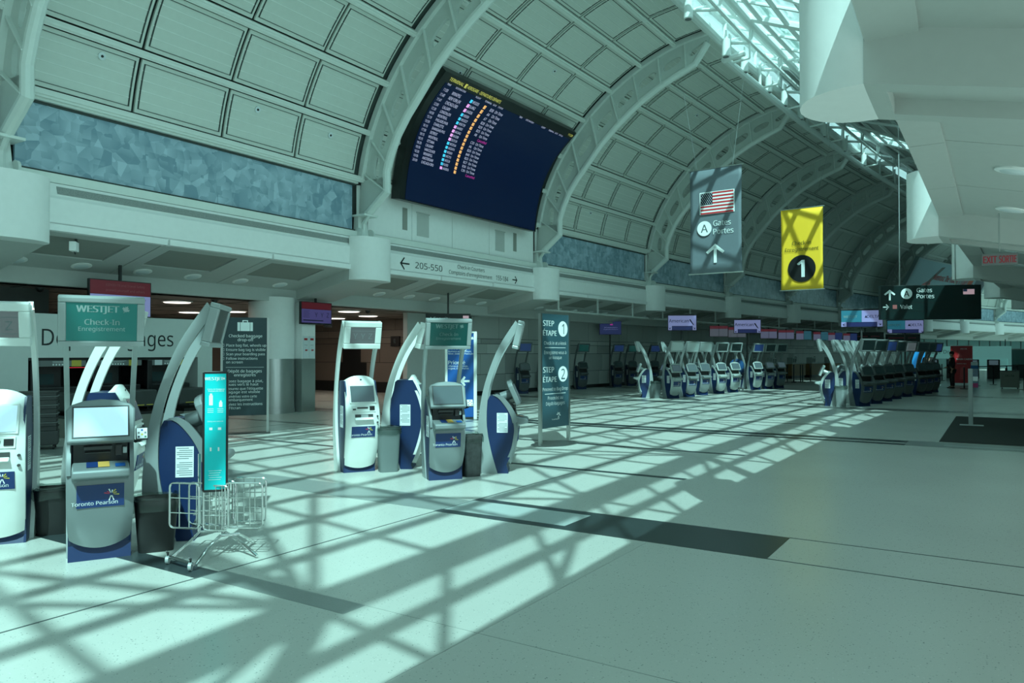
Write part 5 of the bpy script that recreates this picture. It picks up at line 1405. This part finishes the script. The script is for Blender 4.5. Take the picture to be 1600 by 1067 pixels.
# stacked trays beside the bag drop
for k in range(9):
    t = thing('baggage_tray', 'black baggage tray in the stack beside the bag drop, %s from the floor' % (ordl + ['topmost'])[k] if k < 7 else ('black baggage tray second from the top of the stack beside the bag drop' if k == 7 else 'topmost black baggage tray of the stack beside the bag drop'), 'tray', (-13.95, 6.55, 0.321 + k * .075), math.radians(60), 'stacked baggage trays')
    m = M()
    wv, dv = .28, .20
    m.box(-wv, wv, -dv, dv, 0, .012); m.box(-wv, -wv + .012, -dv, dv, 0, .07); m.box(wv - .012, wv, -dv, dv, 0, .07); m.box(-wv, wv, -dv, -dv + .012, 0, .07); m.box(-wv, wv, dv - .012, dv, 0, .07); m.build('tray_shell', darkgrey, t, bevel=.005)
    m = M(); m.box(-wv - .02, wv + .02, -dv - .02, dv + .02, .06, .073); m.build('tray_rim', midgrey if k % 2 else darkgrey, t)
t = thing('tray_trolley', 'dark low trolley carrying the stacked baggage trays', 'trolley', (-13.95, 6.55, 0), math.radians(60))
m = M(); m.box(-.3, .3, -.22, .22, .08, .32); m.build('trolley_box', darkgrey, t, bevel=.01)
for x, y in ((-.24, -.17), (.24, -.17), (-.24, .17), (.24, .17)):
    m = M(); m.tube([(x - .015, y, .04), (x + .015, y, .04)], .04, 14); m.build('wheel', blackish, t)
# dark opening in the back wall
t = thing('fire_cabinet', 'small dark recessed cabinet on the brown panel wall', 'cabinet', (-20.3, 23.70, 1.0)); m = M(); m.box(-.3, .3, -.05, .0, 0, .75); m.build('cabinet_box', darkgrey, t); m = M(); m.box(-.12, .12, -.06, -.05, .1, .6); m.build('cabinet_window', mat('cabinet_green', (.02, .07, .05), .4), t)

# ------------------------------------------------------------------ check-in counters and queue posts
for k in range(5):
    s = 5.42 + k * .36; q = H(s, .5, 0); hd_ = PI / 2 - heading(s)
    t = thing('check_in_counter', 'wood fronted check-in counter, %s from the near end of the line' % ordl[k], 'counter', (q.x - .9, q.y, 0), hd_, 'check-in counters')
    m = M(); m.box(-1.1, 1.1, -.4, .4, .18, .95); m.build('counter_body', wood, t, bevel=.01)
    m = M(); m.box(-1.0, 1.0, -.35, .35, 0, .18); m.build('counter_plinth', blackish, t)
    m = M(); m.box(-1.15, 1.15, -.45, .45, .95, .99); m.build('counter_top', kgreyl, t)
    m = M(); m.box(-.5, .1, -.2, .2, .99, 1.38); eq = m.build('ticket_printer', mat('equipment_pale', (.34, .40, .38), .5), t, bevel=.02)
    m = M(); m.box(-.42, -.28, -.21, -.2, 1.05, 1.3); m.box(-.15, -.0, -.21, -.2, 1.05, 1.3); m.build('printer_slot', blackish, eq)
    m = M(); m.at(.5, 0, 1.25, .2); m.box(-.22, .22, -.02, .03, -.12, .18); m.box(-.03, .03, 0, .03, -.26, -.1); m.build('computer_monitor', blackish, t)
def stanchion(lab, x, y, grp, proto_=[None], h=1.0, belt=None):
    if proto_[0] is None:
        t = thing('queue_post', lab, 'queue barrier', (x, y, 0), 0, grp)
        m = M(); m.lathe([(.17, 0), (.17, .02), (.05, .035), (.03, .04)], 20); m.build('base', blackish, t, smooth=True)
        m = M(); m.lathe([(.028, .04), (.028, h - .05), (.036, h - .05), (.036, h)], 12); m.build('post', blackish, t, smooth=True)
        m = M(); m.box(-.02, .02, -.045, .045, h - .045, h - .005); m.build('belt_head', darkgrey, t)
        proto_[0] = t; return t
    return dup(proto_[0], (x, y, 0), 0, lab, grp)
QG = 'black queue posts left of the counters'
spots = [(-10.45, 44.6), (-10.05, 44.3), (-9.95, 45.5), (-9.75, 44.5), (-9.55, 45.3), (-9.35, 44.9), (-9.15, 46.0)]
for k, (x, y) in enumerate(spots): stanchion('black queue post in the bundle before the wood counters', x, y, QG)
QR = 'black queue posts at the far right'
sp2 = [(-1.95, 42.0), (-.95, 44.9), (-.25, 46.9), (.35, 48.6), (.85, 50.2), (1.35, 51.8), (1.75, 53.4), (.95, 41.2), (2.2, 44.0), (-3.3, 49.5), (-2.9, 52.6), (-1.35, 40.6)]
for k, (x, y) in enumerate(sp2): stanchion('slim black queue post in the barrier lines by the red banner', x, y, QR)
m = M()
for a, b in (((-.95, 44.9), (-.25, 46.9)), ((-.25, 46.9), (.35, 48.6)), ((.35, 48.6), (.85, 50.2)), ((.85, 50.2), (1.35, 51.8)), ((1.35, 51.8), (1.75, 53.4))):
    a = Vector((*a, .97)); b = Vector((*b, .97)); d = Vector((0, 0, .025)); m.raw([a - d, b - d, b + d, a + d], [(0, 1, 2, 3)])
o = m.build('queue_belt', blackish, solid=.003); tag(o, 'black barrier belt strung between the far right queue posts', 'queue barrier')
# ------------------------------------------------------------------ far right group
x, y = -1.62, 45.4
t = thing('roll_up_banner', 'red roll-up banner on a white base among the far queue posts', 'banner', (x, y, 0), face(x, y, 0))
m = M(); m.box(-.49, .49, -.01, .01, .12, 2.03); p = m.build('banner_sheet', redm, t)
m = M(); m.box(-.52, .52, -.1, .1, 0, .12); m.box(-.5, .5, -.02, .02, 2.03, 2.06); m.build('banner_base', kwhite, t, bevel=.01)
add_text(p, [('DELTA', .10, .1, 1.88, 'c', .01), ('MAIN CABIN', .12, .12, 1.35, 'c', .01), ('check in here', .07, .0, 1.12)], -.012)
m = M(); m.raw([(-.2, -.012, 1.45), (.05, -.012, 1.45), (-.1, -.012, 1.78)], [(0, 1, 2)]); m.raw([(-.1, -.012, .3), (.1, -.012, .3), (.12, -.012, 1.0), (-.05, -.012, .9)], [(0, 1, 2, 3)]); m.build('banner_print', mat('red_light_print', (.5, .06, .06), .5), p)
t = thing('blue_stand', 'bright blue box stand with white top right of the red banner', 'stand', (-1.02, 43.9, 0), face(-1.02, 43.9, 0))
m = M(); m.box(-.16, .16, -.14, .14, 0, 1.05); m.build('stand_body', mat('stand_blue', (.01, .16, .42), .5), t, bevel=.01); m = M(); m.box(-.15, .15, -.13, .13, 1.05, 1.22); m.build('stand_top', paper, t, bevel=.01)
t = thing('podium', 'grey wheeled podium lettered DELTA beside the far queue posts', 'podium', (.42, 41.9, 0), face(.42, 41.9, 0))
m = M(); m.box(-.37, .37, -.25, .25, .08, .82); p = m.build('podium_body', beige, t, bevel=.01); add_text(p, [('DELTA', .12, 0, .62, 'c', .01)], -.252, inkm)
m = M(); m.box(-.39, .39, -.27, .27, .82, .85); m.build('podium_top', darkgrey, t)
for xx in (-.3, .3):
    m = M(); m.tube([(xx - .02, -.15, .04), (xx + .02, -.15, .04)], .04, 12); m.build('wheel', blackish, t)
t = thing('tall_lit_sign', 'bright blue and white lit panel seen between the far Delta kiosks', 'sign', (-3.55, 45.0, 0), face(-3.55, 45.0, 0))
m = M(); m.box(-.30, .30, -.05, .05, 0, 2.0); m.build('sign_panel', mat('lit_blue', (.01, .2, .45), .4, emit=(.01, .10, .25), es=1), t)
# far glass bag drop counters
q = Vector((-1.9, 58.2)); t = thing('bag_drop_wall', 'pale green glowing bag drop wall lettered Baggage Drop-off far behind the red banner', 'bag drop machine', (q.x, q.y, 0), face(q.x, q.y, 2))
m = M(); m.box(-2.6, 2.6, 0, .3, 1.3, 2.12); m.box(-2.6, -2.4, 0, .3, 0, 1.3); m.box(.1, .25, 0, .3, 0, 1.3); m.box(2.4, 2.6, 0, .3, 0, 1.3); m.box(.25, 2.4, .1, .3, .7, 1.3); p = m.build('portal', mat('glow_wall', (.30, .62, .58), .4, emit=(.12, .34, .32), es=.4), t)
add_text(p, [('Baggage Drop-off', .34, -1.3, 1.75, 'c')], -.006, inkgrey)
for k in range(4):
    m = M(); m.box(-2.2 + k * 1.15, -1.5 + k * 1.15, -.3, .1, 0, 1.25); b_ = m.build('machine_body', darkgrey, t, bevel=.03); m = M(); m.box(-2.1 + k * 1.15, -1.6 + k * 1.15, -.31, -.3, .9, 1.2); m.build('machine_screen', teal_scr, b_)
q = Vector((2.6, 61.0)); t = thing('glass_partition', 'translucent teal glass partition at the far right behind the podium', 'partition', (q.x, q.y, 0), face(q.x, q.y, 0))
m = M(); m.box(-2.2, 2.6, -.02, .02, .9, 1.9); m.build('glass_panel', mat('teal_partition', (.10, .24, .24), .3), t); m = M(); m.box(-2.25, -2.2, -.04, .04, 0, 2.6); m.box(0.2, .25, -.04, .04, 0, 1.9); m.build('partition_frame', darkgrey, t); m = M(); m.box(-2.2, 2.6, -.02, .02, 0, .9); m.build('partition_base', darkgrey, t)
for k, (s, n, w) in enumerate(((7.4, .3, 2.6), (8.3, .3, 2.6))):
    q = H(s, n, 0); t, p, X_ = screen_thing('departure_monitor', 'black flight monitor with rows of red text hanging at the far right' if k else 'black flight monitor hanging above the far glowing wall', q.x, q.y, 2.9, face(q.x, q.y, 0), w, .75, [], 'far flight monitors', hang=.3)
    m = M(); m.box(-1.1, .2, -.036, -.034, .02, .08); m.box(.4, 1.0, -.036, -.034, .02, .07); m.build('lettering', kred, p)

# advert board on the far vault
ad = thing('advert_board', 'tilted advert board on the far vault reading Aventura, with red bird figure over blue sea', 'advertisement', tuple(H(8.7, 1.6, 5.4)))
A0 = H(8.7, 1.6, 5.4)
AC = [H(7.7, 1.6, 5.4), H(9.7, 1.6, 5.4), H(9.7, 3.4, 9.0), H(7.7, 3.4, 9.0)]
AN = (AC[3] - AC[0]).cross(AC[1] - AC[0]).normalized()
def apt(u, v, off=0.0):
    p = (AC[0] * (1 - u) + AC[1] * u) * (1 - v) + (AC[3] * (1 - u) + AC[2] * u) * v
    return p + AN * (off if (AN.x * (0 - p.x) + AN.y * (0 - p.y)) > 0 else -off) - A0
m = M(); vs = [apt(u, v, o) for o in (0, -.3) for u, v in ((0, 0), (1, 0), (1, 1), (0, 1))]; m.hexa(vs); fr_ = m.build('advert_frame', mat('advert_edge', (.3, .36, .38), .5), ad)
def aq(pts, mt_, off, nm): 
    m = M(); m.raw([apt(u, v, off) for u, v in pts], [tuple(range(len(pts)))]); return m.build(nm, mt_, fr_)
aq([(0.01, .02), (.82, .02), (.82, .98), (.01, .98)], adsky, .02, 'advert_sky')
aq([(0.01, .02), (.66, .02), (.66, .30), (.3, .30), (.01, .36)], adsea, .03, 'advert_sea')
aq([(0.72, .02), (.97, .02), (.97, .82), (.72, .98)], mat('advert_dark', (.012, .03, .05), .4), .02, 'advert_card')
aq([(.13, .30), (.19, .22), (.26, .5), (.24, .62), (.17, .50)], redm, .03, 'figure_body'); aq([(.20, .5), (.23, .5), (.34, .92), (.30, .90), (.24, .68)], blackish, .03, 'figure_neck'); aq([(.72, .66), (.78, .62), (.79, .86), (.74, .93)], mat('advert_orange', (.55, .12, .03), .5), .03, 'advert_emblem')
m = M(); m.text("Aventura: The Traveller's Travel Card", 0.80, 0, 0, 0, .02, 'l', 1.0, fit=9.6, f=lambda x, z: apt(.26 + x / 18.6, .69 + z / 4.4, .05)); m.build('lettering', redm, fr_)
m = M(); m.text("Aventura", 1.1, 0, 0, 0, .03, 'l', .6, f=lambda x, z: apt(.80 + x / 21.0, .60 + z / 4.4, .05)); m.build('lettering', letterw, fr_)

# ------------------------------------------------------------------ security camera box and sprinklers
q = H(1.145, -.25, 3.75); t = thing('security_camera', 'small white box camera under the near left soffit hatch', 'camera', tuple(q), math.radians(50))
m = M(); m.box(-.06, .06, -.12, .12, -.16, .02); m.build('camera_body', white, t, bevel=.01); m = M(); m.box(-.02, .02, .14, .18, -.12, .16); m.tube([(0, .15, -.1), (0, .1, -.2), (0, .02, -.16)], .008, 6); m.build('camera_bracket', darkgrey, t)
for k, (s, n) in enumerate(((1.22, -2.9), (1.7, -2.95), (2.35, -3.2))):
    q = H(s, n, 3.06); t = thing('dome_camera', 'small dark dome camera on the recess ceiling', 'camera', tuple(q), 0, 'dome cameras under the recess ceiling')
    m = M(); m.lathe([(0.0, -.09), (.05, -.075), (.08, -.03), (.08, 0)], 16); m.build('camera_dome', blackish, t, smooth=True); m = M(); m.lathe([(.1, -.01), (.1, .015)], 16); m.build('mounting_ring', darkgrey, t)
for (s, kf) in ((1.18, 10.6), (1.585, 10.4), (1.84, 10.2), (1.40, 28.5), (1.83, 28), (2.23, 22.4), (2.62, 28.3), (2.50, 22), (2.90, 21.5), (3.09, 11), (3.36, 10.5), (3.62, 34), (2.92, 10)):
    q = oc(kf, 0.012); d, nn2 = nrm(int(kf)); p3 = H(s, q.x, q.y)
    t = thing('sprinkler_head', 'small round dark sprinkler head on a pale vault panel', 'sprinkler', tuple(p3), 0, 'sprinkler heads on the vault')
    ax = (H(s, q.x + nn2.x, q.y + nn2.y) - p3).normalized()
    m = M(); m.x = Vector((0, 0, 1)).rotation_difference(ax).to_matrix().to_4x4(); m.lathe([(.075, 0), (.075, .012), (.045, .014)], 16); m.build('sprinkler_plate', paper, t)
    m = M(); m.x = Vector((0, 0, 1)).rotation_difference(ax).to_matrix().to_4x4(); m.lathe([(.028, .012), (.02, .035)], 10); m.build('sprinkler_nozzle', blackish, t)

# ------------------------------------------------------------------ office chair behind the American row
t = thing('office_chair', 'blue backed swivel office chair on casters behind the American kiosk row', 'chair', (-9.78, 33.6, 0), face(-9.78, 33.6, 10))
m = M(); vs = []
for j in range(9):
    for i in range(9):
        u = -1 + i / 4; v = -1 + j / 4; r = max(abs(u), abs(v)); n_ = math.hypot(u, v) or 1; k = r / n_
        vs.append((u * k * .30, .05 * (u * k) ** 2 - .06 * (1 - r * r), 1.10 + v * k * .30))
m.raw(vs, [(j * 9 + i, j * 9 + i + 1, (j + 1) * 9 + i + 1, (j + 1) * 9 + i) for j in range(8) for i in range(8)]); m.build('backrest', clothblue, t, smooth=True, solid=.08)
m = M(); m.box(-.25, .25, .0, .50, .48, .57); m.build('seat', clothblack, t, bevel=.04)
m = M(); m.tube([(0, .25, .48), (0, .25, .12)], .03, 10); m.build('gas_column', darkgrey, t); m = M(); m.tube([(0, .30, .5), (0, .05, .6), (0, .03, 1.0)], .025, 8); m.build('back_support', blackish, t)
for sx in (-1, 1):
    m = M(); m.tube([(sx * .22, .2, .5), (sx * .30, .2, .62), (sx * .30, .2, .74)], .02, 8); m.box(sx * .30 - .04, sx * .30 + .04, .05, .33, .74, .77); m.build('armrest', blackish, t)
for k in range(5):
    a = 2 * PI * k / 5; m = M(); m.tube([(0, .25, .14), (.30 * math.cos(a), .25 + .30 * math.sin(a), .08)], [.03, .018], 8); lg = m.build('leg', blackish, t)
    m = M(); cx, cy = .30 * math.cos(a), .25 + .30 * math.sin(a); m.tube([(cx - .02, cy, .035), (cx + .02, cy, .035)], .035, 12); m.build('caster', blackish, lg)

# ------------------------------------------------------------------ people
def skinbody(name, nodes, edges, mt_, parent, sub=2):
    me = bpy.data.meshes.new(name); me.from_pydata([n[0] for n in nodes], edges, []); me.materials.append(mt_)
    o = bpy.data.objects.new(name, me); COL.objects.link(o); o.parent = parent
    sk = o.modifiers.new('skin', 'SKIN'); sk.use_smooth_shade = True
    for i, n in enumerate(nodes):
        r = n[1]; sv = me.skin_vertices[0].data[i] if me.skin_vertices else None
        if sv is None: break
        sv.radius = (r, r) if not isinstance(r, tuple) else r; sv.use_root = (i == 0)
    sb = o.modifiers.new('sub', 'SUBSURF'); sb.levels = sub; sb.render_levels = sub
    return o
def ensure_skin(me):
    bm = bmesh.new(); bm.from_mesh(me); bm.verts.layers.skin.verify(); bm.to_mesh(me); bm.free()
def fig(name, nodes, edges, mt_, parent, sub=2):
    me = bpy.data.meshes.new(name); me.from_pydata([n[0] for n in nodes], edges, []); me.materials.append(mt_)
    bm = bmesh.new(); bm.from_mesh(me); ly = bm.verts.layers.skin.verify(); bm.verts.ensure_lookup_table()
    for i, n in enumerate(nodes):
        r = n[1]; bm.verts[i][ly].radius = r if isinstance(r, tuple) else (r, r); bm.verts[i][ly].use_root = (i == 0)
    bm.to_mesh(me); bm.free()
    o = bpy.data.objects.new(name, me); COL.objects.link(o); o.parent = parent
    sk = o.modifiers.new('skin', 'SKIN'); sk.use_smooth_shade = True
    sb = o.modifiers.new('sub', 'SUBSURF'); sb.levels = sub; sb.render_levels = sub
    return o
def person(lab, x, y, rz, mask=False, long_coat=True):
    t = thing('person', lab, 'person', (x, y, 0), rz)
    # body: pelvis root, spine, neck, head, arms with hands, legs with feet
    N = [((0, 0, .93), .13), ((0, -.01, 1.15), .125), ((0, 0, 1.36), .13), ((0, -.005, 1.47), .055), ((0, -.02, 1.53), .055), ((0, -.02, 1.60), (.075, .085)), ((0, -.02, 1.68), (.068, .08)),
         ((-.19, 0, 1.38), .06), ((-.25, -.02, 1.14), .045), ((-.22, -.18, .98), .036), ((-.19, -.26, .96), .03),
         ((.19, 0, 1.38), .06), ((.24, .02, 1.13), .045), ((.25, -.06, .90), .036), ((.25, -.09, .82), .03),
         ((-.09, 0, .88), .09), ((-.10, -.01, .50), .062), ((-.11, .01, .10), .042), ((-.12, -.12, .04), .036),
         ((.09, 0, .88), .09), ((.10, .0, .50), .062), ((.11, .03, .10), .042), ((.12, -.10, .04), .036)]
    E_ = [(0, 1), (1, 2), (2, 3), (3, 4), (4, 5), (5, 6), (2, 7), (7, 8), (8, 9), (9, 10), (2, 11), (11, 12), (12, 13), (13, 14), (0, 15), (15, 16), (16, 17), (17, 18), (0, 19), (19, 20), (20, 21), (21, 22)]
    # fingers
    for base, hx, hy, hz, dx in ((10, -.19, -.26, .96, 1), (14, .25, -.09, .82, -1)):
        for q in range(4):
            i0 = len(N); o_ = (q - 1.5) * .018; L = (.065, .078, .074, .06)[q]
            if base == 10: N += [((hx + o_, hy - .035, hz), .009), ((hx + o_, hy - .035 - L * .6, hz - .012), .008), ((hx + o_, hy - .035 - L, hz - .035), .007)]
            else: N += [((hx, hy + o_, hz - .035), .009), ((hx - .008, hy + o_, hz - .035 - L * .6), .008), ((hx - .02, hy + o_, hz - .035 - L), .007)]
            E_ += [(base, i0), (i0, i0 + 1), (i0 + 1, i0 + 2)]
        i0 = len(N)
        if base == 10: N += [((hx + .035, hy - .01, hz + .005), .010), ((hx + .05, hy - .05, hz - .01), .008)]
        else: N += [((hx - .01, hy - .035, hz - .01), .010), ((hx - .02, hy - .05, hz - .05), .008)]
        E_ += [(base, i0), (i0, i0 + 1)]
    b = fig('body', N, E_, skin, t)
    J = [((0, 0, .92), (.17, .13)), ((0, -.01, 1.14), (.165, .135)), ((0, 0, 1.36), (.17, .13)), ((0, 0, 1.46), .07), ((-.20, 0, 1.39), .075), ((-.26, -.02, 1.14), .062), ((-.225, -.16, .99), .05), ((.20, 0, 1.39), .075), ((.25, .02, 1.13), .062), ((.255, -.05, .93), .05)]
    JE = [(0, 1), (1, 2), (2, 3), (2, 4), (4, 5), (5, 6), (2, 7), (7, 8), (8, 9)]
    if long_coat: J += [((0, .01, .62), (.18, .14))]; JE += [(0, 10)]
    fig('jacket', J, JE, clothblack, t)
    T_ = [((0, 0, .90), (.155, .12)), ((-.095, 0, .82), .10), ((-.105, -.01, .50), .08), ((-.11, .01, .09), .065), ((.095, 0, .82), .10), ((.105, 0, .50), .08), ((.11, .03, .09), .065)]
    fig('trousers', T_, [(0, 1), (1, 2), (2, 3), (0, 4), (4, 5), (5, 6)], clothblack, t)
    for sx, yy in ((-1, 0), (1, .02)):
        m = M(); m.x = Matrix.Translation((sx * .115, yy - .05, 0)); m.prism([(-.13, .0), (.10, .0), (.10, .08), (.02, .09), (-.10, .05), (-.14, .03)], -.045, .045); m.build('shoe', blackish, t, bevel=.012)
    m = M(); m.x = Matrix.Translation((0, 0, 1.655)); 
    prof = []
    vs = []
    for j in range(9):
        th = PI * .5 * (1 - j / 8 * 1.35)
        for i in range(16):
            a = 2 * PI * i / 16; vs.append((.088 * math.cos(a) * math.cos(th), -.012 + .108 * math.sin(a) * math.cos(th) + .004, .108 * math.sin(th) + (.03 if math.sin(a) < -.3 and j > 5 else 0)))
    m.raw(vs, [(j * 16 + i, j * 16 + (i + 1) % 16, (j + 1) * 16 + (i + 1) % 16, (j + 1) * 16 + i) for j in range(8) for i in range(16)]); m.build('hair', hairm, t, smooth=True)
    m = M()
    for sx in (-1, 1): m.at(sx * .03, -.103, 1.632); m.lathe([(0, -.008), (.008, -.004), (.009, 0), (.008, .004), (0, .008)], 8)
    m.build('eyes', blackish, t)
    m = M(); m.at(0, -.115, 1.60); m.raw([(-.014, .01, -.012), (.014, .01, -.012), (0, -.012, -.008), (0, .004, .03)], [(0, 1, 2), (0, 2, 3), (2, 1, 3)]); m.build('nose', skin, t)
    for sx in (-1, 1):
        m = M(); m.at(sx * .082, -.01, 1.61); m.lathe([(.0, -.028), (.012, -.015), (.014, .005), (.01, .022), (0, .028)], 8); m.build('ear', skin, t, smooth=True)
    if mask:
        m = M(); m.at(0, -.095, 1.565); m.box(-.05, .05, -.022, .03, -.04, .035); m.build('face_mask', paper, t, bevel=.02)
    else:
        m = M(); m.at(0, -.10, 1.565); m.box(-.025, .025, -.006, .006, -.004, .004); m.build('mouth', mat('lip', (.25, .09, .08), .6), t)
    m = M(); m.tube([(-.07, -.05, 1.47), (0, -.08, 1.455), (.07, -.05, 1.47)], .018, 8); m.build('collar', paper, t)
    return t
person('person in long black coat with white collar standing before the red roll-up banner', -1.86, 41.2, face(-1.86, 41.2, -75))
person('person in dark uniform and white mask standing behind the last Delta kiosk', -3.05, 44.3, face(-3.05, 44.3, -10), mask=True, long_coat=False)
